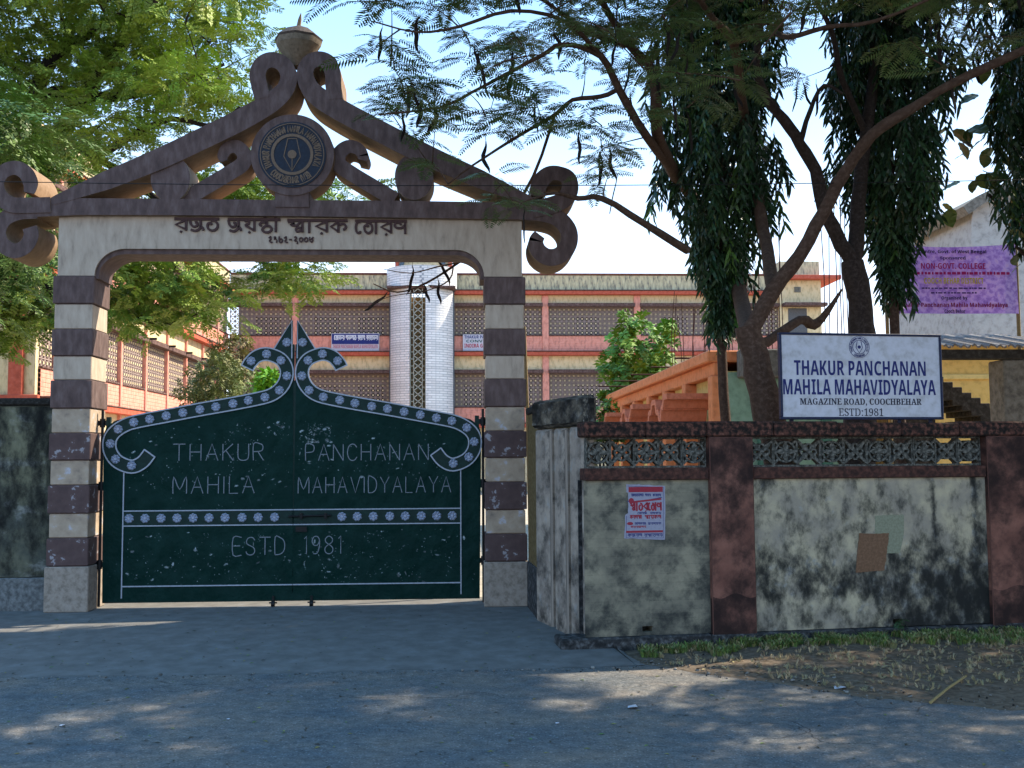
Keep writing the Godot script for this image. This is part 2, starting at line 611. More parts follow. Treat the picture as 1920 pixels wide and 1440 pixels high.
	# fallen leaves
	var lv := tris_mesh(PackedVector3Array([Vector3(0, 0, 0), Vector3(0.5, 0.08, 0.2), Vector3(1, 0.02, 0), Vector3(0, 0, 0), Vector3(1, 0.02, 0), Vector3(0.5, 0.1, -0.2)]))
	xs = []
	cs = []
	for k in 900:
		var z := gr.randf_range(0.2, 6.6)
		var x := gr.randf_range(-4.6, 4.2)
		if z < 3.0 and x > 1.1:
			continue
		var y := -0.097 if z > 3.1 else lerpf(-0.086, 0.006, (smoothstep(-0.35, 0.75, (3.06 - z) / 3.76) - 0.2386) / 0.7614) + 0.004
		if x > 1.5 and z < 2.84 + 0.93 * (x - 1.51):
			continue
		xs.append(Transform3D(Basis(Vector3.UP, gr.randf() * TAU).scaled(Vector3.ONE * gr.randf_range(0.014, 0.055)), Vector3(x, y, z)))
		var w := gr.randf()
		cs.append(tint(Color(0.05, 0.045, 0.03), 0.3) if w < 0.6 else tint(Color(0.2, 0.19, 0.05), 0.3) if w < 0.85 else tint(Color(0.1, 0.16, 0.04), 0.3))
	tag(copies(self, "fallen_leaves", lv, leafmat("fallen leaf", Color(0, 0, 0), 0.8), xs, cs), "small fallen leaves scattered over the road and apron", "leaves")
	var stone := B.new()
	stone.lathe([Vector2(0, -0.4), Vector2(0.42, -0.25), Vector2(0.5, 0.05), Vector2(0.3, 0.3), Vector2(0, 0.36)], Vector3.ZERO, 6)
	xs = []
	cs = []
	for k in 900:
		var x := gr.randf_range(1.5, 6.5) if k < 700 else gr.randf_range(-4.5, 1.5)
		var z1: float = 2.84 + 0.93 * (x - 1.51) if x < 2.9 else (4.2 + 0.5 * (x - 2.93) if x < 4.0 else 4.73 + 0.17 * (x - 3.97))
		var z := z1 + gr.randfn(-0.05, 0.13) if k < 420 else z1 - gr.randf_range(0.0, 1.5) * clampf((x - 1.5) / 1.2, 0.0, 1.0)
		if k >= 700:
			z = 3.1 + gr.randfn(0.02, 0.05)
		var s := gr.randf_range(0.005, 0.02) if gr.randf() < 0.93 else gr.randf_range(0.02, 0.04)
		var y: float = maxf(hgt.call(x, z), -0.1) if k < 700 and z < z1 else -0.098
		xs.append(Transform3D(Basis.from_euler(Vector3(gr.randf() * TAU, gr.randf() * TAU, 0)).scaled(Vector3(s, s * 0.7, s * 1.2)), Vector3(x, y + s * 0.15, z)))
		var g1 := gr.randf_range(0.06, 0.22)
		cs.append(Color(g1, g1 * 0.93, g1 * 0.82))
	tag(copies(self, "gravel", stone.mesh(), leafmat("fallen leaf", Color(0, 0, 0), 0.8), xs, cs), "loose gravel and crumbs of tar along the road edge", "gravel")
	xs = []
	cs = []
	for k in 700:
		var x := gr.randf_range(1.7, 6.8)
		var z := 2.4 - 0.12 * (x - 1.2) + gr.randf_range(0.05, 2.1)
		var z1: float = 2.84 + 0.93 * (x - 1.51) if x < 2.9 else (4.2 + 0.5 * (x - 2.93) if x < 4.0 else 4.73)
		if z > z1:
			continue
		xs.append(Transform3D(Basis.from_euler(Vector3(gr.randf_range(-0.4, 0.4), gr.randf() * TAU, 0)).scaled(Vector3.ONE * gr.randf_range(0.02, 0.065)), Vector3(x, hgt.call(x, z) + 0.008, z)))
		cs.append(tint(Color(0.13, 0.09, 0.05), 0.4) if gr.randf() < 0.7 else tint(Color(0.24, 0.19, 0.1), 0.3))
	tag(copies(self, "leaf_litter", lv, leafmat("fallen leaf", Color(0, 0, 0), 0.8), xs, cs), "brown dead leaves littering the earth verge", "leaves")
	# litter: paper scraps, a dry stick
	var paper := M("scrap paper", Color(0.72, 0.72, 0.74), 0.8, 0.1, 0.2, 0.1)
	for q in [[[2.912, 4], 0.07], [[-2.704, 4.706], 0.022], [[-1.615, 4.614], 0.016], [[0.641, 4.896], 0.016], [[1.215, 4.489], 0.05]]:
		var b := B.new()
		var s: float = q[1]
		var p := []
		for k in 7:
			var an := TAU * k / 7.0
			var rq := s * gr.randf_range(0.6, 1.1)
			p.append(Vector3(cos(an) * rq, 0.006 + gr.randf() * s * 0.3, sin(an) * rq))
		for k in 7:
			b.tri(Vector3(0, 0.008 + s * 0.25, 0), p[k], p[(k + 1) % 7])
			b.tri(Vector3(0, 0.002, 0), p[k], p[(k + 1) % 7])
		var o := part(self, "paper_scrap", b, paper)
		o.position = Vector3(q[0][0], -0.1, q[0][1])
		tag(o, "crumpled white paper scrap lying by the road edge" if s > 0.04 else "tiny white paper scrap lying on the asphalt", "litter", "paper scraps on the road")
	var sq: Array = [3.376, 4.544, 3.994, 3.832]
	var st := B.new()
	st.tube(PackedVector3Array([Vector3(sq[0], -0.085, sq[1]), Vector3((sq[0] + sq[2]) / 2.0, -0.06, (sq[1] + sq[3]) / 2.0), Vector3(sq[2], -0.055, sq[3])]), [0.012, 0.011, 0.008], 6)
	tag(part(self, "dry_stick", st, M("dry reed", Color(0.55, 0.47, 0.3), 0.8, 0.15, 0.3, 0.0)), "dry pale stick lying across the earth verge", "stick")
	# fern growing out of the weep hole
	var fx := []
	var fc := []
	for k in 16:
		var an := gr.randf() * TAU
		fx.append(frame(Vector3(cos(an), gr.randf_range(-0.6, 0.5), 0.5 + absf(sin(an))), gr.randf_range(0.16, 0.26), Vector3(3.08 + gr.randf_range(-0.05, 0.05), 0.05 + gr.randf_range(-0.06, 0.05), 0.0), gr.randf_range(-1, 1)))
		fc.append(tint(Color(0.03, 0.07, 0.02), 0.3))
	var fe := thing("wall_fern", "small dark fern growing from the weep hole of the wide wall panel", "fern", WALL_AT, WALL_TURN)
	copies(fe, "fronds", fern_leaf(gr), leafmat("feather leaf", Color(0.12, 0.2, 0.05)), fx, fc)

func build_wires() -> void:
	var wm := M("wire black", Color(0.06, 0.06, 0.065), 0.6, 0.0, 1.0, 0.0)
	var spec := [[Vector3(-16, 4.95, 1.2), Vector3(14, 4.85, 1.9), 0.42, "thin black cable strung across the front of the arch"], [Vector3(-1.0, 8.5, 2.5), Vector3(13, 3.6, 0.2), 0.3, "thin black cable sloping from the pod tree past the banner"]]
	for s in spec:
		var b := B.new()
		var ps := PackedVector3Array()
		for k in 25:
			var t := k / 24.0
			ps.append(s[0].lerp(s[1], t) - Vector3(0, s[2] * 4.0 * t * (1.0 - t), 0))
		b.tube(ps, [0.0045], 5)
		tag(part(self, "overhead_cable", b, wm), s[3], "cable")
	# poles at the ends of the cable across the arch
	for x in [[-16.0, 1.2, "concrete cable pole on the roadside past the side wall"], [14.0, 1.9, "concrete cable pole on the roadside past the lean-to"]]:
		var p := B.new()
		p.tube(PackedVector3Array([Vector3(x[0], -0.2, x[1]), Vector3(x[0], 7.4, x[1])]), [0.13, 0.08], 10)
		tag(part(self, "cable_pole", p, M("old cement", Color.WHITE)), x[2], "pole")

# ---------------------------------------------------------------- the gate arch
func build_arch() -> void:
	var brown := M("brown arch paint", Color(0.35, 0.28, 0.265), 0.8, 0.2, 1.6, 0.2, [], 1.7)
	var cream := M("cream arch paint", Color(0.68, 0.61, 0.54), 0.85, 0.16, 1.8, 0.2, [[0.0, Color(0.50, 0.44, 0.385)], [0.18, Color(0.61, 0.545, 0.48)], [0.4, Color(0.665, 0.595, 0.525)], [0.6, Color(0.685, 0.615, 0.545)], [1.0, Color(0.72, 0.655, 0.585)]], 1.9)
	var ochre := M("ochre arch paint", Color(0.52, 0.42, 0.325), 0.8, 0.14, 1.1, 0.15)
	var worn_b := M("brown paint worn low", Color(0.33, 0.26, 0.25), 0.8, 0.1, 1.7, 0.2, [[0.0, Color(0.28, 0.22, 0.215)], [0.5, Color(0.325, 0.255, 0.245)], [0.7, Color(0.34, 0.27, 0.26)], [0.72, Color(0.37, 0.31, 0.3)], [0.735, Color(0.53, 0.51, 0.52)], [1.0, Color(0.62, 0.6, 0.62)]])
	var worn_c := M("cream paint worn low", Color(0.66, 0.58, 0.48), 0.85, 0.1, 1.9, 0.2, [[0.0, Color(0.46, 0.41, 0.37)], [0.25, Color(0.58, 0.51, 0.44)], [0.5, Color(0.63, 0.555, 0.475)], [0.7, Color(0.655, 0.585, 0.51)], [0.78, Color(0.66, 0.63, 0.63)], [1.0, Color(0.72, 0.71, 0.74)]])
	var base := M("pillar base plaster", Color(0.55, 0.5, 0.45), 0.9, 0.22, 0.8, 0.3)
	var a := thing("gate_arch", "brown and cream concrete arch with scrolled pediment and round emblem over the green gate", "gate arch")
	# striped pillars: courses from the ground up, dark ones a little proud
	var ys := [0.0, 0.51, 0.825, 1.1, 1.42, 1.70, 2.01, 2.29, 2.615, 2.89, 3.20, 3.49, 3.815]
	for pl in [[-4.655, -4.225], [0.285, 0.735]]:
		for i in 12:
			var dark := i % 2 == 1
			var e := 0.018 if dark else 0.0
			var m := base if i == 0 else (brown if dark else cream)
			if i > 0 and i < 7:
				m = worn_b if dark else worn_c
			if i == 0:
				e = 0.03
			boxp(a, "pillar_base" if i == 0 else "dark_course" if dark else "cream_course", Vector3(pl[0] - e, ys[i] + (0.0 if i == 0 else 0.004), -0.5 - e), Vector3(pl[1] + e, ys[i + 1] - 0.004, e), m, 0.008)
		boxp(a, "pillar_core", Vector3(pl[0] + 0.012, 0.0, -0.488), Vector3(pl[1] - 0.012, 3.84, -0.012), brown)
	# beam with rounded corners of the opening
	var f := B.new()
	var s := B.new()
	var op := PackedVector2Array()
	var soff := PackedVector2Array()
	op.append(Vector2(-4.63, 3.819)); op.append(Vector2(-4.63, 4.545))
	op.append(Vector2(0.715, 4.545)); op.append(Vector2(0.715, 3.819)); op.append(Vector2(0.27, 3.819))
	for k in 13:
		var t := PI / 2.0 * k / 12.0
		var q := Vector2(-0.06 + 0.33 * cos(t), 3.819 + 0.315 * sin(t))
		op.append(q); soff.append(q)
	for k in 13:
		var t := PI / 2.0 * (1.0 + k / 12.0)
		var q := Vector2(-3.87 + 0.345 * cos(t), 3.819 + 0.315 * sin(t))
		op.append(q); soff.append(q)
	f.slab(op, -0.46, 0.0, s)
	part2(a, "beam", f, s, cream, cream)
	# brown rim under the beam, set back
	var rf := B.new()
	var rs := B.new()
	var inner := PackedVector2Array()
	for q in soff:
		inner.append(Vector2(clampf(q.x, -4.2, 0.25), q.y - 0.03))
	rf.band(inner, [0.028], -0.48, -0.03, rs)
	part2(a, "arch_rim", rf, rs, brown, brown)
	# cornice and raking scrolls: brown faces, ochre edges
	var zb := -0.5
	var zf := 0.07
	var horn := [
		["cornice", v2([-5.086, 4.58, -4.368, 4.608, -3.282, 4.609, -1.953, 4.604, -0.647, 4.598, 0.849, 4.581]), [0.105, 0.098, 0.095, 0.095, 0.1, 0.1]],
		["raking_scroll", v2([-4.7, 4.662, -4.074, 4.916, -3.474, 5.177, -2.869, 5.479, -2.504, 5.672, -2.211, 5.853, -2.052, 6.008, -2.01, 6.174, -2.073, 6.308, -2.198, 6.364, -2.314, 6.318, -2.369, 6.196, -2.349, 6.055, -2.31, 5.903]), [0.04, 0.11, 0.125, 0.128, 0.128, 0.12, 0.105, 0.096, 0.093, 0.093, 0.093, 0.093, 0.093, 0.09]],
		["raking_scroll", v2([0.912, 4.658, 0.225, 4.959, -0.399, 5.24, -1.021, 5.56, -1.394, 5.76, -1.643, 5.91, -1.774, 6.049, -1.819, 6.209, -1.77, 6.331, -1.659, 6.378, -1.547, 6.334, -1.496, 6.206, -1.489, 6.066, -1.469, 5.9]), [0.04, 0.11, 0.125, 0.128, 0.128, 0.12, 0.105, 0.096, 0.093, 0.093, 0.093, 0.093, 0.093, 0.09]],
		["end_scroll", v2([-4.699, 4.625, -4.908, 4.618, -5.135, 4.623, -5.269, 4.721, -5.31, 4.87, -5.242, 5.001, -5.111, 5.052, -4.99, 4.996, -4.927, 4.872, -4.942, 4.76]), [0.09, 0.09, 0.09, 0.088, 0.085, 0.082, 0.082, 0.085, 0.085, 0.06]],
		["end_scroll", v2([-4.846, 4.537, -5.049, 4.536, -5.214, 4.461, -5.282, 4.313, -5.23, 4.165, -5.097, 4.091, -4.967, 4.147, -4.911, 4.271, -4.931, 4.364]), [0.07, 0.085, 0.088, 0.088, 0.085, 0.085, 0.085, 0.085, 0.08]],
		["end_scroll", v2([0.849, 4.607, 1.037, 4.646, 1.195, 4.711, 1.278, 4.826, 1.267, 4.966, 1.167, 5.029, 1.041, 5.028, 0.939, 4.938, 0.901, 4.836, 0.888, 4.76]), [0.1, 0.1, 0.1, 0.1, 0.095, 0.085, 0.09, 0.1, 0.09, 0.07]],
		["end_scroll", v2([0.755, 4.568, 0.974, 4.557, 1.149, 4.494, 1.261, 4.355, 1.259, 4.19, 1.158, 4.064, 1.02, 4.038, 0.908, 4.113, 0.877, 4.227, 0.922, 4.303]), [0.09, 0.1, 0.1, 0.1, 0.1, 0.1, 0.1, 0.095, 0.085, 0.07]],
		["small_scroll", v2([-3.211, 4.714, -2.938, 4.88, -2.695, 5.033, -2.549, 5.136, -2.526, 5.25, -2.613, 5.344, -2.724, 5.324, -2.772, 5.235, -2.758, 5.172]), [0.09, 0.09, 0.09, 0.09, 0.085, 0.08, 0.075, 0.065, 0.04]],
		["small_scroll", v2([-0.775, 4.729, -1.025, 4.88, -1.274, 5.031, -1.424, 5.144, -1.424, 5.272, -1.325, 5.356, -1.213, 5.337, -1.151, 5.261, -1.157, 5.197]), [0.09, 0.09, 0.09, 0.09, 0.085, 0.08, 0.075, 0.065, 0.05]],
	]
	for h in horn:
		var hf := B.new()
		var hs := B.new()
		var small: bool = h[0] == "small_scroll"
		var k := 1 if h[0] == "cornice" else 5
		var pp: PackedVector2Array = h[1] if k == 1 else smooth2(h[1], k)
		var hw := []
		for i in pp.size():
			var x := float(i) / k
			var i0 := int(x)
			hw.append(lerpf(h[2][i0], h[2][mini(i0 + 1, h[2].size() - 1)], x - i0))
		var dz: float = [0.0, 0.004, 0.008, 0.012, -0.004, 0.012, -0.004, 0.0, 0.0][horn.find(h)]
		hf.band(pp, hw, (-0.38 if small else zb) - dz, (0.0 if small else zf) + dz, hs, true, 0.0 if h[0] == "cornice" else 0.006)
		part2(a, h[0], hf, hs, brown, ochre)
	for d in [[-3.358, 4.949], [-0.547, 4.989]]:
		var df := B.new()
		var ds := B.new()
		df.disc(Vector2(d[0], d[1]), 0.225, -0.4, 0.055, 40, ds, 1.22)
		part2(a, "pediment_disc", df, ds, brown, cream)
	# emblem
	var ec := v2([-1.954, 5.225])[0]
	var er := 0.48
	boxp(a, "emblem_foot", Vector3(ec.x - 0.2, ec.y - 0.62, -0.3), Vector3(ec.x + 0.2, ec.y - 0.4, 0.085), brown, 0.01)
	var df := B.new()
	var ds := B.new()
	df.disc(ec, er, -0.28, 0.1, 56, ds)
	var em := part2(a, "emblem", df, ds, brown, ochre)
	emblem(em, ec, 0.39, 0.1, M("emblem blue", Color(0.055, 0.10, 0.165), 0.5, 0.12, 0.5, 0.05), M("emblem brass", Color(0.42, 0.34, 0.27), 0.55, 0.1, 0.3, 0.0), 1.0)
	# lotus-bud finial with spike
	var fin := B.new()
	var fo := Vector3(v2([-1.941, 6.561])[0].x, 0, -0.22)
	var top: Array = [6.811, 6.732, 6.666, 6.534, 6.364]
	fin.lathe([Vector2(0.02, top[4]), Vector2(0.09, top[4] + 0.02), Vector2(0.19, top[3]), Vector2(0.265, top[2] - 0.02), Vector2(0.28, top[2] + 0.04)], fo, 8)
	part(a, "finial_bowl", fin, M("finial cement", Color(0.46, 0.41, 0.35), 0.9, 0.25, 0.5, 0.4))
	var cap := B.new()
	cap.lathe([Vector2(0.28, top[2] + 0.04), Vector2(0.29, top[2] + 0.065), Vector2(0.17, top[1] + 0.1), Vector2(0.02, top[0] + 0.09)], fo, 8)
	part(a, "finial_lid", cap, M("finial lid", Color(0.28, 0.235, 0.205), 0.9, 0.3, 0.4, 0.4))
	var sp := B.new()
	sp.tube(PackedVector3Array([Vector3(fo.x - 0.005, top[0] + 0.08, -0.22), Vector3(fo.x + 0.01, top[0] + 0.17, -0.22), Vector3(fo.x + 0.022, top[0] + 0.25, -0.22)]), [0.026, 0.022, 0.004], 6)
	part(a, "finial_spike", sp, ochre)
	# raised lettering on the beam
	var lm := M("brown letters", Color(0.27, 0.18, 0.17), 0.7, 0.08, 0.4, 0.0)
	for w in [[["ra", "ja", "ta"], [-3.314, 4.331, -2.804, 4.484]], [["ja", "ya", "nti"], [-2.704, 4.327, -2.099, 4.481]], [["sma", "ra", "ka"], [-2.017, 4.318, -1.321, 4.473]], [["to", "ra", "na"], [-1.233, 4.309, -0.632, 4.47]]]:
		var lb := B.new()
		var q: Array = w[1]
		strokes(lb, bword(w[0]), q[0], q[1], q[2], q[3], 0.0135, 0.0, 0.022, 0.1, true)
		lb.band(v2([q[0], q[3], q[2], q[3]]), [0.016], 0.001, 0.024)
		part(a, "raised_word", lb, lm)
	var nb := B.new()
	var nq: Array = [-2.237, 4.204, -1.715, 4.288]
	strokes(nb, bword(["d1", "d9", "d8", "d1", "dash", "d2", "d0", "d0", "d6"]), nq[0], nq[1], nq[2], nq[3], 0.008, 0.0, 0.016, 0.12, true)
	part(a, "raised_years", nb, lm)

# round college emblem: blue disc, rings, pen nib, ring of words
func emblem(parent: Node, c: Vector2, r: float, z: float, blue: Material, brass: Material, k: float) -> void:
	var d := B.new()
	d.disc(c, r, z - 0.02 * k, z + 0.012 * k, 56)
	part(parent, "emblem_plate", d, blue)
	var q := B.new()
	q.ring(c, r * 0.925, r * 0.95, z + 0.01 * k, z + 0.018 * k, 56)
	q.ring(c, r * 0.54, r * 0.625, z + 0.01 * k, z + 0.02 * k, 56)
	part(parent, "emblem_ring", q, brass)
	var n := B.new()
	n.band(v2([c.x - r * 0.13, c.y + r * 0.48, c.x - r * 0.245, c.y - r * 0.06, c.x, c.y - r * 0.5, c.x + r * 0.245, c.y - r * 0.06, c.x + r * 0.13, c.y + r * 0.48, c.x - r * 0.13, c.y + r * 0.48]), [r * 0.014], z + 0.01 * k, z + 0.018 * k)
	n.disc(c, r * 0.13, z + 0.01 * k, z + 0.02 * k, 20)
	n.band(v2([c.x, c.y - r * 0.12, c.x, c.y - r * 0.46]), [r * 0.012], z + 0.01 * k, z + 0.017 * k)
	part(parent, "emblem_nib", n, brass)
	var w := B.new()
	around(w, "THAKUR PANCHANAN MAHILA MAHAVIDYALAYA", c, r * 0.775, deg_to_rad(213), deg_to_rad(-28), r * 0.2, r * 0.018, z + 0.01 * k, z + 0.018 * k)
	around(w, "COOCHBEHAR (W.B)", c, r * 0.775, deg_to_rad(222), deg_to_rad(312), r * 0.2, r * 0.018, z + 0.01 * k, z + 0.018 * k, true)
	part(parent, "emblem_words", w, brass)

# ---------------------------------------------------------------- the two gate leaves
func chips(sd: int, boxes: Array, w: int, h: int) -> Image:
	var r := RandomNumberGenerator.new()
	r.seed = sd
	var n1 := noise(sd, 0.012, 4)
	var n2 := noise(sd + 1, 0.2, 3)
	var im := paint(w, h, func(u, v):
		var a := n1.get_noise_2d(u * w, v * h)
		var b := n2.get_noise_2d(u * w * 0.5, v * h * 2.0)
		return Color(0.0, 0.135, 0.115).lightened(clampf(a * 0.04 + b * 0.025 + 0.01, 0, 1)))
	# flaked paint: ragged flecks showing pale undercoat, thicker where posters were torn off
	for bx in boxes:
		for i in bx[4]:
			var cx := r.randf_range(bx[0], bx[2]) * w
			var cy := r.randf_range(bx[1], bx[3]) * h
			var keep := n1.get_noise_2d(cx * 1.7 + 400, cy * 1.7)
			if keep < bx[5]:
				continue
			var L := r.randf_range(0.9, 3.0) * (1.0 if r.randf() < 0.88 else 2.6)
			var T := L * r.randf_range(0.22, 0.6)
			var an := r.randf_range(-0.5, 0.3) if r.randf() < 0.75 else r.randf_range(1.0, 2.0)
			var g := r.randf_range(0.28, 0.66)
			var col := Color(g * 0.93, g * 0.98, g)
			for yy in range(int(cy - L) - 1, int(cy + L) + 2):
				for xx in range(int(cx - L) - 1, int(cx + L) + 2):
					if xx < 0 or yy < 0 or xx >= w or yy >= h:
						continue
					var dx := xx - cx
					var dy := yy - cy
					var p := dx * cos(an) + dy * sin(an)
					var q := -dx * sin(an) + dy * cos(an)
					if p * p / (L * L) + q * q / (T * T) < 0.8 + n2.get_noise_2d(xx * 2.0, yy * 2.0) * 1.4:
						im.set_pixel(xx, yy, col)
	return im

func flower(parent: Node, x: float, y: float, z: float, m: Material, turn: float, me: ArrayMesh) -> void:
	var o := part(parent, "flower_stud", me, m)
	o.position = Vector3(x, y, z)
	o.rotation.z = turn

func flower_mesh() -> ArrayMesh:
	var f := B.new()
	var n := 32
	var prof := func(a, t): return lerpf(0.0, 0.052 * (1.0 + 0.07 * cos(8.0 * a)), t)
	for i in n:
		var a := TAU * i / n
		var b := TAU * (i + 1) / n
		var zs := [[0.28, 0.016], [0.4, 0.009], [0.8, 0.014], [1.0, 0.004], [1.0, 0.0]]
		f.tri(Vector3(0, 0, 0.018), Vector3(cos(a), sin(a), 0) * prof.call(a, 0.28) + Vector3(0, 0, 0.016), Vector3(cos(b), sin(b), 0) * prof.call(b, 0.28) + Vector3(0, 0, 0.016), Vector3.BACK)
		for k in 4:
			var za: float = zs[k][1] + (0.003 * cos(8.0 * a) if k in [1, 2] else 0.0)
			var zb: float = zs[k][1] + (0.003 * cos(8.0 * b) if k in [1, 2] else 0.0)
			f.quad(Vector3(cos(a), sin(a), 0) * prof.call(a, zs[k][0]) + Vector3(0, 0, za), Vector3(cos(b), sin(b), 0) * prof.call(b, zs[k][0]) + Vector3(0, 0, zb), Vector3(cos(b), sin(b), 0) * prof.call(b, zs[k + 1][0]) + Vector3(0, 0, zs[k + 1][1]), Vector3(cos(a), sin(a), 0) * prof.call(a, zs[k + 1][0]) + Vector3(0, 0, zs[k + 1][1]))
	return f.mesh()

func build_leaves() -> void:
	var zp := -0.24
	var green := M("gate green", Color(0.0, 0.135, 0.115), 0.6, 0.1, 0.7, 0.1)
	var trim := M("gate trim", Color(0.60, 0.62, 0.66), 0.5, 0.1, 0.4, 0.0)
	var stud := M("flower zinc", Color(0.56, 0.59, 0.66), 0.45, 0.08, 0.1, 0.0)
	stud.metallic = 0.25
	var black := M("hinge black", Color(0.05, 0.05, 0.055), 0.55, 0.1, 0.3, 0.1)
	var fm := flower_mesh()
	# everything is laid out for the THAKUR leaf, x measured from the meeting seam
	var seam: float = v2([-1.96, 0.838])[0].x
	var line := v2([-3.617, 1.776, -3.701, 1.672, -3.821, 1.623, -3.975, 1.68, -4.062, 1.791, -4.077, 1.915, -4.03, 2.014, -3.922, 2.094, -3.783, 2.143, -3.436, 2.21, -3.05, 2.283, -2.669, 2.35, -2.343, 2.415, -2.207, 2.461, -2.109, 2.542, -2.054, 2.655, -2.055, 2.769, -2.112, 2.863, -2.205, 2.914, -2.305, 2.933, -2.404, 2.901, -2.477, 2.826, -2.508, 2.77])
	var studs := v2([-3.822, 1.636, -4.006, 1.711, -4.07, 1.89, -3.983, 2.057, -3.807, 2.137, -3.625, 2.173, -3.436, 2.21, -3.246, 2.246, -3.05, 2.283, -2.866, 2.313, -2.669, 2.35, -2.491, 2.387, -2.3, 2.424, -2.133, 2.505, -2.048, 2.674, -2.118, 2.857, -2.286, 2.933, -2.465, 2.851, -2.052, 3.071])
	var row_l: Array = [-3.84, -3.658, -3.476, -3.293, -3.11, -2.927, -2.744, -2.548, -2.364, -2.174]
	var row_r: Array = [-1.397, -1.218, -1.032, -0.839, -0.659, -0.472, -0.292, -0.111]
	var yrow: float = v2([-2.878, 1.025])[0].y
	var plate := v2([-4.128, 0.075, -4.146, 1.472, -4.152, 1.996, -4.123, 2.082, -4.027, 2.156, -3.9, 2.187, -3.783, 2.143, -3.436, 2.21, -3.05, 2.283, -2.669, 2.35, -2.343, 2.415, -2.207, 2.461, -2.109, 2.542, -2.054, 2.655, -2.018, 2.769, -1.981, 2.958, -1.955, 0.06])
	var ty: Array = [1.111, 0.939, 0.248, 1.556, 0.084]
	var tx: float = v2([-3.909, 0.857])[0].x
	var words := [
		[["THAKUR", [-3.353, 1.688, -2.312, 1.881]], ["MAHILA", [-3.347, 1.306, -2.413, 1.502]], ["ESTD", [-2.647, 0.593, -2.055, 0.796]]],
		[["PANCHANAN", [-1.822, 1.679, -0.391, 1.87]], ["MAHAVIDYALAYA", [-1.906, 1.3, -0.128, 1.486]], ["1981", [-1.838, 0.597, -1.402, 0.802]]]]
	for side in 2:
		var fl := 1.0 if side == 0 else -1.0
		var g := thing("gate_leaf", ["dark green steel gate leaf lettered THAKUR, MAHILA and ESTD", "dark green steel gate leaf lettered PANCHANAN, MAHAVIDYALAYA and 1981"][side], "gate leaf", Vector3(seam, 0, zp), 0, "pair of scrolled green gate leaves")
		var mx := func(pp: PackedVector2Array) -> PackedVector2Array:
			var o := PackedVector2Array()
			for q in pp:
				o.append(Vector2((q.x - seam) * fl, q.y))
			return o
		var pl: PackedVector2Array = mx.call(plate)
		# plate, with its flaked paint on the front
		var pf := B.new()
		var ps := B.new()
		pf.slab(pl, -0.006, 0.0, ps)
		var lo := Vector2(INF, INF)
		var hi := -lo
		for q in pl:
			lo = lo.min(q); hi = hi.max(q)
		for i in pf.v.size():
			pf.t[i] = Vector2((pf.v[i].x - lo.x) / (hi.x - lo.x), 1.0 - (pf.v[i].y - lo.y) / (hi.y - lo.y))
		var boxes := [[0.12, 0.3, 0.98, 0.55, 380, 0.02], [0.12, 0.55, 0.98, 0.63, 30, 0.05], [0.12, 0.72, 0.98, 0.93, 460, 0.04], [0.66, 0.285, 0.97, 0.34, 70, -0.2], [0.02, 0.8, 0.12, 0.9, 8, -0.2]] if side == 0 else [[0.02, 0.28, 0.8, 0.55, 380, 0.02], [0.03, 0.29, 0.2, 0.37, 150, -0.3], [0.02, 0.72, 0.88, 0.93, 520, 0.03], [0.88, 0.75, 0.98, 0.95, 16, -0.2]]
		part2(g, "plate", pf, ps, picture("gate plate %d" % side, chips(40 + side, boxes, 660, 760), 0.6, 0.0), green)
		var dm: StandardMaterial3D = mats["gate plate %d" % side]
		dm.metallic_specular = 0.22
		dm.normal_enabled = true
		dm.normal_texture = bump(14, 0.012, 10.0)
		dm.normal_scale = 0.5
		# scrolled border and its pale edging
		var bd := B.new()
		var cl := smooth2(mx.call(line), 5)
		bd.band(cl, [0.074], 0.0, 0.012)
		part(g, "scroll_border", bd, green)
		var ed := B.new()
		for o in [-0.074, 0.074]:
			var pp := PackedVector2Array()
			for i in cl.size():
				var d := (cl[mini(i + 1, cl.size() - 1)] - cl[maxi(i - 1, 0)]).normalized()
				pp.append(cl[i] + Vector2(-d.y, d.x) * o)
			ed.band(pp, [0.0075], 0.002, 0.02)
		for e in [0, cl.size() - 1]:
			var d := (cl[1] - cl[0]).normalized() if e == 0 else (cl[e] - cl[e - 1]).normalized()
			var w := Vector2(-d.y, d.x) * 0.078
			ed.band(PackedVector2Array([cl[e] + w, cl[e] - w]), [0.0075], 0.003, 0.021)
		part(g, "border_edging", ed, trim)
		# half of the spear point
		var sp := v2([-1.984, 3.337, -1.979, 2.768, -2.031, 2.882, -2.2, 2.996])
		var spb := B.new()
		spb.slab(mx.call(sp), -0.004, 0.010)
		part(g, "spear_point", spb, green)
		var spe := B.new()
		spe.band(mx.call(v2([-2.2, 2.996, -1.995, 3.328, -1.991, 2.882])), [0.007], 0.008, 0.018)
		part(g, "spear_edging", spe, trim)
		# straight pale lines
		var ln := B.new()
		var x0 := (tx - seam) * fl
		for k in 3:
			var y: float = ty[k]
			ln.band(v2([x0, y, 0.003 * -fl, y]), [0.0065], 0.0, 0.01)
		ln.band(v2([x0, ty[3], x0, ty[4] + 0.03]), [0.0065], 0.001, 0.011)
		part(g, "panel_line", ln, trim)
		var bars := B.new()
		bars.box(Vector3(minf(x0, -0.01 * fl), ty[1] + 0.012, 0.0), Vector3(maxf(x0, -0.01 * fl), ty[0] - 0.012, 0.006))
		part(g, "lock_rail", bars, green)
		for q in mx.call(studs):
			flower(g, q.x, q.y, 0.012, stud, rng.randf() * TAU, fm)
		for x in (row_l if side == 0 else row_r):
			flower(g, x - seam, yrow, 0.006, stud, rng.randf() * TAU, fm)
		for w in words[side]:
			var q: Array = w[1]
			letters(g, w[0], q[0] - seam, q[1], q[2] - seam, q[3], 0.0048, 0.0, 0.005, 0.32, M("gate lettering", Color(0.44, 0.47, 0.5), 0.5, 0.2, 0.15, 0.0))
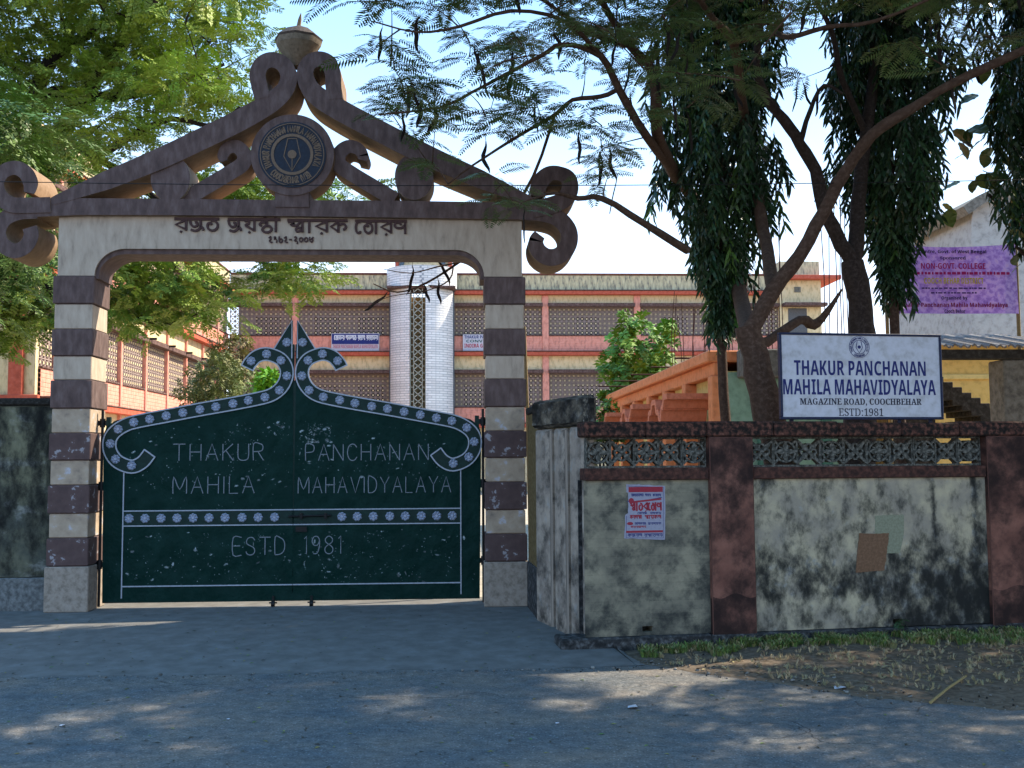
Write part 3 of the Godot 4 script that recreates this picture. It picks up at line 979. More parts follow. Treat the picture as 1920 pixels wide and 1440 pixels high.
		# frame behind, hinge pipe with knuckles, castor
		var fr := B.new()
		var xo := pl[0].x
		fr.box(Vector3(minf(xo, xo + 0.05 * fl), 0.06, -0.046), Vector3(maxf(xo, xo + 0.05 * fl), 2.2, -0.006))
		fr.box(Vector3(minf(-0.05 * fl, -0.006 * fl), 0.06, -0.046), Vector3(maxf(-0.05 * fl, -0.006 * fl), 3.05, -0.006))
		for y in [0.06, 1.1, 2.05]:
			fr.box(Vector3(minf(xo, -0.01 * fl) + 0.05, y, -0.044), Vector3(maxf(xo, -0.01 * fl) - 0.05, y + 0.05, -0.006))
		part(g, "back_frame", fr, green)
		var hp := B.new()
		hp.bar(Vector3(xo - 0.045 * fl, 0.02, -0.02), Vector3(xo - 0.045 * fl, 2.28, -0.02), 0.016, 8)
		part(g, "hinge_pipe", hp, black)
		for y in [0.45, 1.35, 2.08]:
			var hk := B.new()
			hk.bar(Vector3(xo - 0.045 * fl, y, -0.02), Vector3(xo - 0.045 * fl, y + 0.1, -0.02), 0.03, 8)
			hk.box(Vector3(minf(xo, xo - 0.11 * fl), y + 0.02, -0.035), Vector3(maxf(xo, xo - 0.11 * fl), y + 0.08, -0.012))
			part(g, "hinge", hk, black)
		var cs := B.new()
		var cx := -0.22 * fl
		cs.box(Vector3(cx - 0.012, 0.045, -0.03), Vector3(cx + 0.012, 0.12, 0.02))
		cs.bar(Vector3(cx - 0.02, 0.032, 0.02), Vector3(cx + 0.02, 0.032, 0.02), 0.032, 12)
		cs.bar(Vector3(cx - 0.045, 0.045, 0.02), Vector3(cx + 0.045, 0.045, 0.02), 0.009, 6)
		part(g, "castor", cs, black)
		if side == 0:
			boxp(g, "added_seam_strip", Vector3(-0.018, 0.06, -0.014), Vector3(0.018, 2.62, -0.0065), green)  # added strip behind the seam, blocks the light coming through the gap
		if side == 1:
			var bt := B.new()
			bt.bar(Vector3(-0.05, yrow + 0.01, 0.03), Vector3(0.44, yrow + 0.018, 0.03), 0.012, 8)
			for x in [0.08, 0.36]:
				bt.box(Vector3(x, yrow - 0.02, 0.006), Vector3(x + 0.03, yrow + 0.045, 0.044))
			bt.box(Vector3(0.03, yrow - 0.17, 0.004), Vector3(0.16, yrow - 0.11, 0.02))
			part(g, "sliding_bolt", bt, black)

# ---------------------------------------------------------------- boundary walls
const WALL_AT := Vector3(1.2, 0, 2.304)
const WALL_TURN := 0.11943

# plaster with mould: a wandering pale ground, black growth where damp(u, v) lets it, pale lime patches
func mouldy(w: int, h: int, sd: int, ca: Color, cb: Color, dark: Color, damp: Callable, lime := 0.0, stretch := 1.0, fine := 1.0) -> Image:
	var n1 := noise(sd, 0.005, 6)
	n1.fractal_gain = 0.6
	var n2 := noise(sd + 7, 0.007, 8)
	n2.fractal_gain = 0.66
	var n4 := noise(sd + 19, 0.012, 7)
	n4.fractal_gain = 0.62
	var r := RandomNumberGenerator.new()
	r.seed = sd
	return paint(w, h, func(u, v):
		var x: float = u * w
		var y: float = v * h
		var a := n1.get_noise_2d(x, y)
		var g := r.randf() - 0.5
		var c := ca.lerp(cb, clampf(0.5 + a * 1.5 + g * 0.35, 0, 1))
		c = c.lightened(g * 0.1) if g > 0 else c.darkened(-g * 0.14)
		var dd: float = damp.call(u, v)
		var d: float = n2.get_noise_2d(x * stretch, y) * 1.5 + dd
		if lime > 0.0:
			c = c.lerp(Color(0.60, 0.60, 0.59), sstep(0.1, 0.5, n4.get_noise_2d(x + 900, y) + lime * dd * 0.5) * 0.6)
		c = c.lerp(dark, clampf(sstep(-0.85, 1.0, d + g * 0.3) * 0.95, 0, 1))
		return c)

# flat face lo..hi in xy at z with a rectangular hole, uv over the whole face
func holed(b: B, lo: Vector2, hi: Vector2, h0: Vector2, h1: Vector2, z: float, deep: float) -> void:
	var xs := [lo.x, h0.x, h1.x, hi.x]
	var ys := [lo.y, h0.y, h1.y, hi.y]
	for i in 3:
		for j in 3:
			if i == 1 and j == 1:
				continue
			var us := []
			var q := []
			for k in [[i, j], [i + 1, j], [i + 1, j + 1], [i, j + 1]]:
				q.append(Vector3(xs[k[0]], ys[k[1]], z))
				us.append(Vector2((xs[k[0]] - lo.x) / (hi.x - lo.x), 1.0 - (ys[k[1]] - lo.y) / (hi.y - lo.y)))
			b.quad(q[0], q[1], q[2], q[3], Vector3.BACK, us)
	var f := [Vector3(h0.x, h0.y, z), Vector3(h1.x, h0.y, z), Vector3(h1.x, h1.y, z), Vector3(h0.x, h1.y, z)]
	for k in 4:
		b.quad(f[k], f[(k + 1) % 4], f[(k + 1) % 4] - Vector3(0, 0, deep), f[k] - Vector3(0, 0, deep), Vector3.ZERO, [Vector2(0.1, 0.98), Vector2(0.12, 0.98), Vector2(0.12, 0.99), Vector2(0.1, 0.99)])

# one pierced cement block: frame, ring and four-petalled flower with curls
func jali_mesh(kind: int) -> ArrayMesh:
	var b := B.new()
	var w := 0.117
	var h := 0.145
	b.box(Vector3(-w, -h, -0.09), Vector3(w, -h + 0.018, 0.0)); b.box(Vector3(-w, h - 0.018, -0.09), Vector3(w, h, 0.0))
	b.box(Vector3(-w, -h + 0.018, -0.09), Vector3(-w + 0.011, h - 0.018, 0.0)); b.box(Vector3(w - 0.011, -h + 0.018, -0.09), Vector3(w, h - 0.018, 0.0))
	if kind == 0:
		b.ring(Vector2.ZERO, 0.088, 0.106, -0.085, 0.004, 28)
		for k in 4:
			var d := Vector2.from_angle(TAU * k / 4.0)
			var e := Vector2(-d.y, d.x)
			b.band(PackedVector2Array([d * 0.0, d * 0.03, d * 0.055, d * 0.075, d * 0.097]), [0.008, 0.02, 0.026, 0.016, 0.005], -0.08, 0.008)
			var g := Vector2.from_angle(TAU * (k + 0.5) / 4.0)
			b.band(PackedVector2Array([g * 0.005, g * 0.05, g * 0.06 + e * 0.012, g * 0.075]), [0.006, 0.007, 0.006, 0.004], -0.07, -0.004)
			b.band(PackedVector2Array([g * 0.1, g * 0.15]), [0.011], -0.08, 0.0)
	else:
		for k in 4:
			var d := Vector2.from_angle(TAU * (k + 0.5) / 4.0)
			var e := Vector2(-d.y, d.x)
			b.band(PackedVector2Array([d * 0.0, d * 0.04, d * 0.07, d * 0.1, d * 0.155]), [0.008, 0.02, 0.024, 0.014, 0.012], -0.08, 0.004)
			b.band(smooth2(PackedVector2Array([d * 0.05 + e * 0.01, d * 0.06 + e * 0.045, d * 0.035 + e * 0.065, d * 0.02 + e * 0.048]), 3), [0.0075], -0.075, 0.0)
			b.band(smooth2(PackedVector2Array([d * 0.05 - e * 0.01, d * 0.06 - e * 0.045, d * 0.035 - e * 0.065, d * 0.02 - e * 0.048]), 3), [0.0075], -0.074, 0.001)
		b.disc(Vector2.ZERO, 0.022, -0.08, 0.012, 12)
	return b.mesh()

func build_walls() -> void:
	var dark := Color(0.115, 0.115, 0.105)
	var pier_im := func(sd: int): return mouldy(160, 700, sd, Color(0.54, 0.36, 0.30), Color(0.42, 0.27, 0.225), Color(0.15, 0.105, 0.095), func(u, v): return 0.35 - sstep(0.15, 0.5, v) * 0.6 + (0.7 if v > 0.79 + 0.012 * sin(u * 9.0) else 0.0), 0.0, 1.2, 1.4)
	var rail := M("red oxide rail", Color(0.30, 0.19, 0.155), 0.9, 0.3, 0.7, 0.4, [[0.0, Color(0.12, 0.09, 0.08)], [0.3, Color(0.20, 0.13, 0.11)], [0.5, Color(0.28, 0.175, 0.145)], [0.68, Color(0.33, 0.21, 0.17)], [1.0, Color(0.42, 0.29, 0.24)]])
	var coping := M("coping stained", Color(0.25, 0.17, 0.14), 0.95, 0.3, 0.6, 0.5, [[0.0, Color(0.06, 0.055, 0.05)], [0.4, Color(0.13, 0.105, 0.09)], [0.56, Color(0.27, 0.175, 0.145)], [0.7, Color(0.38, 0.24, 0.195)], [1.0, Color(0.48, 0.33, 0.28)]])
	var jali := M("jali cement", Color(0.22, 0.22, 0.2), 0.95, 0.3, 0.35, 0.5, [[0.0, Color(0.15, 0.15, 0.13)], [0.35, Color(0.25, 0.245, 0.22)], [0.5, Color(0.32, 0.31, 0.28)], [0.68, Color(0.42, 0.405, 0.37)], [1.0, Color(0.5, 0.49, 0.45)]])
	var plinth := M("damp plinth", Color(0.2, 0.2, 0.2), 0.95, 0.3, 0.8, 0.5, [[0.0, Color(0.08, 0.08, 0.08)], [0.4, Color(0.16, 0.16, 0.16)], [0.55, Color(0.23, 0.225, 0.22)], [0.7, Color(0.31, 0.31, 0.31)], [1.0, Color(0.45, 0.45, 0.44)]])
	var w := thing("boundary_wall", "mouldy plastered boundary wall with red piers and a band of pierced blocks", "wall", WALL_AT, WALL_TURN)
	# panels
	var streak := func(u, v): return -0.42 + 0.3 * sstep(0.6, 1.0, v) + (0.16 if u > 0.9 or u < 0.03 else 0.0) - (0.25 if u > 0.5 and u < 0.93 and v > 0.78 and v < 0.86 else 0.0) + (0.12 if v > 0.87 else 0.0)
	var lim := mouldy(520, 640, 5, Color(0.55, 0.515, 0.43), Color(0.44, 0.415, 0.355), Color(0.15, 0.155, 0.15), streak, 0.0, 1.0, 1.0)
	# shallow courses showing through the thin plaster of the narrow panel
	for k in 17:
		var yy := int(18 + k * 37.0)
		for x in 520:
			if lim.get_height() > yy + 1 and (x * 7 + k * 131) % 97 > 20:
				lim.set_pixel(x, yy, lim.get_pixel(x, yy).darkened(0.22))
	var drip := func(u, v):
		var d := -0.62 + 1.0 * sstep(0.3, 0.66, v) * (0.75 + 0.25 * sstep(0.3, 0.8, u)) - 0.55 * sstep(0.76, 0.86, v) * (1.0 - sstep(0.42, 0.62, u)) + 0.16 * sstep(0.88, 1.0, v)
		d += 0.3 * sstep(0.5, 0.9, v) * sstep(0.5, 0.85, u)
		d += 0.2 * sstep(0.3, 0.1, absf(u - 0.3)) * sstep(0.05, 0.2, v) * sstep(0.5, 0.3, v)
		d += 0.75 * exp(-pow((u - 0.765) / 0.011, 2.0)) * sstep(0.52, 0.3, v)
		d += 0.85 * exp(-pow((u - 0.945) / 0.02, 2.0)) * sstep(0.66, 0.4, v)
		d += 0.8 * exp(-pow((u - 0.045) / 0.045, 2.0)) * sstep(0.2, 0.02, v)
		d += 0.55 * exp(-pow((u - 0.535) / 0.025, 2.0)) * sstep(0.32, 0.1, v)
		return d
	var rim := mouldy(1000, 600, 11, Color(0.70, 0.645, 0.53), Color(0.56, 0.52, 0.455), dark, drip, 1.0, 1.6, 0.9)
	var pb := B.new()
	holed(pb, Vector2(-0.06, 0.03), Vector2(1.19, 1.48), Vector2(0.49, 0.06), Vector2(0.59, 0.115), 0.0, 0.24)
	part(w, "wall_panel", pb, picture("narrow panel", lim))
	pb = B.new()
	holed(pb, Vector2(1.6, 0.03), Vector2(4.09, 1.48), Vector2(3.03, 0.05), Vector2(3.13, 0.1), 0.0, 0.24)
	part(w, "wall_panel", pb, picture("wide panel", rim))
	pb = B.new()
	pb.box(Vector3(4.55, 0.03, -0.23), Vector3(7.4, 1.48, 0.0))
	part(w, "wall_panel", pb, mats["wide panel"])
	boxp(w, "wall_back", Vector3(-0.06, -0.4, -0.24), Vector3(4.55, 1.48, -0.215), plinth)
	# piers, rails, coping, plinth
	var pm := [picture("pier skin", pier_im.call(21)), picture("pier skin far", pier_im.call(27))]
	boxp(w, "pier", Vector3(1.165, -0.02, -0.22), Vector3(1.605, 1.884, 0.052), pm[0], 0.008)
	boxp(w, "pier", Vector3(4.075, -0.02, -0.22), Vector3(4.62, 1.884, 0.052), pm[1], 0.008)
	boxp(w, "rail", Vector3(-0.05, 1.478, -0.2), Vector3(1.163, 1.592, 0.036), rail, 0.008)
	boxp(w, "rail", Vector3(1.607, 1.478, -0.2), Vector3(4.073, 1.592, 0.036), rail, 0.008)
	boxp(w, "rail", Vector3(4.622, 1.478, -0.2), Vector3(7.4, 1.592, 0.036), rail, 0.008)
	# coping cast in lengths, edges uneven
	var x := -0.06
	while x < 7.3:
		var L := rng.randf_range(0.5, 0.8)
		boxp(w, "coping_length", Vector3(x, 1.886, -0.25), Vector3(minf(x + L, 7.4) - 0.003, 2.028 + rng.randf_range(-0.008, 0.008), 0.06 + rng.randf_range(-0.006, 0.006)), coping, 0.016)
		x += L
	for q in [[-0.3, 1.15], [1.153, 2.6], [2.603, 4.2], [4.203, 7.4]]:
		boxp(w, "plinth", Vector3(q[0], -0.45, -0.26), Vector3(q[1], 0.03 + rng.randf_range(-0.01, 0.012), 0.055 + rng.randf_range(-0.008, 0.01)), plinth, 0.015)
	# pierced blocks
	var jm := [jali_mesh(0), jali_mesh(1)]
	for run in [[-0.02, 1.165, 5], [1.607, 4.073, 10], [4.622, 7.4, 11]]:
		for i in run[2]:
			var o := part(w, "pierced_block", jm[(i + (1 if run[2] == 10 else 0)) % 2 if i != 6 else 1], jali)
			var pitch: float = (run[1] - run[0]) / run[2]
			o.position = Vector3(run[0] + pitch * (i + 0.5), 1.739, -0.05 + rng.randf_range(-0.008, 0.008))
			o.scale = Vector3(pitch / 0.236, 1.0, 1.0)
			if rng.randf() < 0.5:
				o.rotation.z = PI
	# fluted wing wall flaring towards the road
	var fl := thing("fluted_wing_wall", "stained cement wing wall with three broad vertical ribs beside the gate", "wall", Vector3(0.79, 0, 0.98), -1.258)
	var rib := mouldy(200, 900, 33, Color(0.68, 0.615, 0.55), Color(0.54, 0.485, 0.435), Color(0.14, 0.13, 0.12), func(u, v): return -0.42 + 0.4 * sstep(0.88, 1.0, v) + 0.25 * sstep(0.1, 0.0, v), 0.4, 0.6, 1.3)
	var ribm := picture("rib skin", rib)
	var groove := M("groove ochre", Color(0.50, 0.48, 0.36), 0.9, 0.25, 0.5, 0.3)
	boxp(fl, "wall_core", Vector3(-0.02, -0.35, -0.1), Vector3(1.30, 2.02, -0.07), groove)
	for q in [[-0.02, 0.40], [0.485, 0.79], [0.875, 1.305]]:
		boxp(fl, "rib", Vector3(q[0], -0.35, -0.09), Vector3(q[1], 2.0 + rng.randf_range(-0.015, 0.0), 0.0), ribm, 0.02)
	var capm := picture("cap skin", mouldy(512, 160, 39, Color(0.5, 0.45, 0.38), Color(0.33, 0.3, 0.26), Color(0.06, 0.055, 0.05), func(u, v): return 0.12 + 0.1 * sin(u * 8.0 + 1.0), 0.5, 1.0, 1.2))
	boxp(fl, "cap", Vector3(-0.06, 2.003, -0.11), Vector3(1.31, 2.295, 0.028), capm, 0.035)
	var rt := thing("return_wall", "narrow ochre return wall joining the gate pillar to the ribbed wall", "wall", Vector3(0.765, 0, 0.03), -1.52)
	boxp(rt, "wall_body", Vector3(0.0, -0.1, -0.2), Vector3(0.95, 2.19, 0.0), M("return ochre", Color(0.40, 0.33, 0.2), 0.9, 0.25, 0.7, 0.3), 0.01)
	boxp(rt, "wall_foot", Vector3(0.0, -0.1, -0.19), Vector3(0.95, 0.52, 0.018), plinth, 0.01)
	boxp(rt, "cap", Vector3(0.0, 2.19, -0.23), Vector3(0.95, 2.27, 0.02), M("cap black", Color(0.14, 0.13, 0.115), 0.95, 0.3, 0.4, 0.5), 0.015)
	# wall on the other side of the gate
	var lw := thing("mouldy_side_wall", "black-stained cement wall standing against the pillar of the THAKUR leaf", "wall", Vector3(-4.7, 0, -0.16), 0.0)
	var lwim := mouldy(700, 480, 51, Color(0.44, 0.43, 0.34), Color(0.27, 0.28, 0.25), Color(0.055, 0.06, 0.055), func(u, v): return 0.08 - 0.3 * sstep(0.55, 0.95, v) + 0.15 * sin(u * 40.0) * (1.0 - v), 0.7, 3.2, 1.2)
	boxp(lw, "wall_body", Vector3(-4.6, 0.37, -0.2), Vector3(0.04, 2.33, 0.0), picture("side wall skin", lwim), 0.01)
	boxp(lw, "wall_foot", Vector3(-4.6, -0.15, -0.22), Vector3(0.04, 0.37, 0.03), M("side wall foot", Color(0.38, 0.385, 0.38), 0.95, 0.3, 0.7, 0.4), 0.01)
	boxp(lw, "coping", Vector3(-4.6, 2.333, -0.24), Vector3(0.04, 2.42, 0.03), M("cap black", Color(0.14, 0.13, 0.115)), 0.02)

# an outline with nicked, slightly torn edges
func ragged(a: PackedVector2Array) -> PackedVector2Array:
	var o := PackedVector2Array()
	for i in a.size():
		var b := a[(i + 1) % a.size()]
		o.append(a[i])
		for k in range(1, 6):
			var w := (b - a[i]).orthogonal().normalized()
			o.append(a[i].lerp(b, k / 6.0 + rng.randf_range(-0.05, 0.05)) + w * rng.randf_range(-0.0035, 0.0035))
	return o

# ---------------------------------------------------------------- signboard, posters
func build_signs() -> void:
	var sb := thing("signboard", "white college signboard with blue lettering standing on the boundary wall", "signboard", WALL_AT, WALL_TURN)
	var white := M("board white", Color(0.66, 0.66, 0.68), 0.55, 0.1, 1.2, 0.05, [[0.0, Color(0.62, 0.60, 0.6)], [0.4, Color(0.71, 0.70, 0.71)], [0.6, Color(0.74, 0.73, 0.75)], [1.0, Color(0.77, 0.76, 0.78)]])
	var navy := M("board frame", Color(0.05, 0.1, 0.22), 0.5, 0.15, 0.4, 0.1)
	var x0 := 1.915
	var x1 := 3.64
	var y0 := 2.052
	var y1 := 2.905
	boxp(sb, "board", Vector3(x0 + 0.02, y0 + 0.02, -0.012), Vector3(x1 - 0.02, y1 - 0.02, 0.008), white)
	for r in [[x0, y0, x1, y0 + 0.025], [x0, y1 - 0.022, x1, y1], [x0, y0 + 0.026, x0 + 0.022, y1 - 0.023], [x1 - 0.022, y0 + 0.026, x1, y1 - 0.023]]:
		boxp(sb, "frame_bar", Vector3(r[0], r[1], -0.035), Vector3(r[2], r[3], 0.022), navy, 0.004)
	for x in [2.05, 3.19, 3.53]:
		boxp(sb, "leg", Vector3(x - 0.018, 2.0, -0.06), Vector3(x + 0.018, 2.8, -0.036), navy)
	var ink := M("sign blue ink", Color(0.10, 0.13, 0.36), 0.6, 0.12, 0.2, 0.0)
	var ink2 := M("sign dark ink", Color(0.09, 0.09, 0.17), 0.6, 0.12, 0.2, 0.0)
	text(sb, "painted_line", "THAKUR PANCHANAN", ink, Vector3(2.765, 2.560, 0.009), 1.40, 0.145, "Droid Sans", 700, 0.003)
	text(sb, "painted_line", "MAHILA MAHAVIDYALAYA", ink, Vector3(2.757, 2.372, 0.009), 1.62, 0.15, "Droid Sans", 700, 0.003)
	text(sb, "painted_line", "MAGAZINE ROAD, COOCHBEHAR", ink2, Vector3(2.762, 2.222, 0.009), 1.29, 0.075, "Droid Serif", 700, 0.003)
	text(sb, "painted_line", "ESTD:1981", ink2, Vector3(2.755, 2.125, 0.009), 0.47, 0.075, "Droid Serif", 400, 0.003)
	var e := B.new()
	var ec := Vector2(2.757, 2.77)
	e.ring(ec, 0.105, 0.109, 0.008, 0.0105, 36); e.ring(ec, 0.066, 0.072, 0.008, 0.0105, 36)
	e.band(v2([ec.x - 0.02, ec.y + 0.058, ec.x - 0.034, ec.y - 0.005, ec.x, ec.y - 0.06, ec.x + 0.034, ec.y - 0.005, ec.x + 0.02, ec.y + 0.058]), [0.003], 0.008, 0.0105)
	e.disc(ec, 0.017, 0.008, 0.011, 14)
	around(e, "THAKUR PANCHANAN MAHILA MAHAVIDYALAYA", ec, 0.089, deg_to_rad(215), deg_to_rad(-30), 0.02, 0.0018, 0.008, 0.0102)
	around(e, "COOCHBEHAR", ec, 0.089, deg_to_rad(232), deg_to_rad(308), 0.02, 0.0018, 0.008, 0.0102, true)
	part(sb, "painted_emblem", e, ink)
	# red and blue printed poster, a strip torn from one edge
	var po := thing("wall_poster", "red and blue printed meeting poster pasted on the narrow wall panel", "poster", WALL_AT, WALL_TURN)
	var paper := M("poster paper", Color(0.56, 0.55, 0.6), 0.8, 0.08, 0.3, 0.05)
	var red := M("poster red", Color(0.56, 0.17, 0.22), 0.8, 0.15, 0.1, 0.0)
	var blue := M("poster blue", Color(0.24, 0.25, 0.42), 0.8, 0.15, 0.1, 0.0)
	var pb := B.new()
	pb.slab(ragged(v2([0.352, 1.441, 0.351, 1.37, 0.37, 1.362, 0.368, 1.17, 0.34, 1.155, 0.326, 0.935, 0.5, 0.926, 0.724, 0.915, 0.735, 1.42, 0.55, 1.434])), 0.001, 0.0035)
	part(po, "paper_sheet", pb, paper)
	var rb := B.new()
	var bb := B.new()
	rb.box(Vector3(0.375, 1.365, 0.003), Vector3(0.71, 1.415, 0.0045)); rb.box(Vector3(0.345, 0.985, 0.003), Vector3(0.705, 1.005, 0.0045))
	rb.disc(Vector2(0.4, 1.285), 0.026, 0.003, 0.0045, 18); rb.disc(Vector2(0.385, 1.072), 0.03, 0.003, 0.0045, 18, null, 0.5)
	for l in [[["sma", "ta", "ra", "to", "na"], 0.385, 1.185, 0.695, 1.27, 0.0085, 0], [["ka", "ra", "na", "sma"], 0.385, 1.115, 0.5, 1.148, 0.004, 0], [["sma", "ya", "ka", "na"], 0.53, 1.112, 0.69, 1.146, 0.004, 0], [["ka", "ta", "ra", "ja", "na", "ra"], 0.39, 1.03, 0.54, 1.048, 0.0022, 0],
		[["ra", "ka", "ja", "ya", "ra", "na", "ta"], 0.4, 1.325, 0.52, 1.35, 0.003, 1], [["na", "ya", "ra"], 0.535, 1.325, 0.59, 1.348, 0.003, 1], [["ka", "ra", "ta", "na"], 0.61, 1.322, 0.69, 1.346, 0.003, 1], [["to", "ra", "ja"], 0.46, 1.158, 0.55, 1.176, 0.0026, 1], [["ra", "na", "ka", "ya"], 0.58, 1.156, 0.69, 1.174, 0.0026, 1],
		[["ra", "ta", "na", "ka", "ra", "ja"], 0.43, 1.06, 0.54, 1.08, 0.0026, 1], [["ja", "ra", "na", "ya", "ka"], 0.56, 1.058, 0.69, 1.078, 0.0026, 1], [["ka", "ja", "ra", "na"], 0.36, 0.948, 0.5, 0.976, 0.0036, 1], [["ra", "sma", "ta", "na", "ra"], 0.52, 0.945, 0.7, 0.973, 0.0036, 1]]:
		var b: B = bb if l[6] else rb
		strokes(b, bword(l[0]), l[1], l[2], l[3], l[4], l[5], 0.003, 0.0046, 0.1)
		b.band(v2([l[1], l[4], l[3], l[4] + (0.03 if l[5] > 0.008 else 0.0)]), [l[5]], 0.003, 0.0047)
	bb.band(v2([0.365, 1.424, 0.717, 1.408, 0.708, 0.932, 0.345, 0.94, 0.352, 1.145]), [0.002], 0.003, 0.0044)
	bb.band(v2([0.36, 1.28, 0.45, 1.272, 0.55, 1.287, 0.7, 1.315]), [0.004], 0.003, 0.0044)
	part(po, "red_print", rb, red)
	part(po, "blue_print", bb, blue)
	# bare brown sheet and a faded one behind it on the wide panel
	var fp := B.new()
	fp.slab(ragged(v2([2.873, 1.106, 3.02, 1.114, 3.18, 1.114, 3.172, 0.92, 3.128, 0.742, 2.98, 0.738, 2.862, 0.76])), 0.001, 0.003)
	part(self, "faded_poster", fp, M("faded paper", Color(0.50, 0.50, 0.41), 0.85, 0.14, 0.25, 0.1)).position = WALL_AT
	var fo := get_node("faded_poster") as Node3D
	fo.rotation.y = WALL_TURN
	tag(fo, "faded grey-green paper sheet pasted behind the brown sheet on the wall", "poster")
	var bp := B.new()
	bp.slab(ragged(v2([2.697, 0.94, 2.86, 0.932, 3.015, 0.938, 2.985, 0.75, 2.953, 0.575, 2.8, 0.57, 2.651, 0.56, 2.674, 0.75])), 0.004, 0.007)
	var bo := part(self, "brown_paper", bp, M("brown paper", Color(0.43, 0.315, 0.23), 0.85, 0.15, 0.3, 0.1))
	bo.position = WALL_AT
	bo.rotation.y = WALL_TURN
	tag(bo, "plain brown paper sheet pasted slanting on the wide wall panel", "poster")

# ---------------------------------------------------------------- college buildings
func grille_mesh(L: float, H: float) -> Array:
	var b := B.new()
	var nodes := B.new()
	var nx := maxi(int(round(L / 0.245)), 1)
	var ny := maxi(int(round(H / 0.245)), 1)
	var px := L / nx
	var py := H / ny
	for i in nx + 1:
		b.box(Vector3(px * i - 0.017, 0, -0.05), Vector3(px * i + 0.017, H, 0.0))
	for j in ny + 1:
		b.box(Vector3(0, py * j - 0.017, -0.045), Vector3(L, py * j + 0.017, 0.004))
	for i in nx:
		for j in ny:
			var c := Vector2(px * (i + 0.5), py * (j + 0.5))
			for d in [Vector2(1, 1), Vector2(1, -1)]:
				var e: Vector2 = d * Vector2(px, py) * 0.5
				b.band(PackedVector2Array([c - e, c + e]), [0.014], -0.035, -0.004, null, false)
			nodes.box(Vector3(c.x - 0.04, c.y - 0.04, -0.04), Vector3(c.x + 0.04, c.y + 0.04, 0.012))
	return [b, nodes]

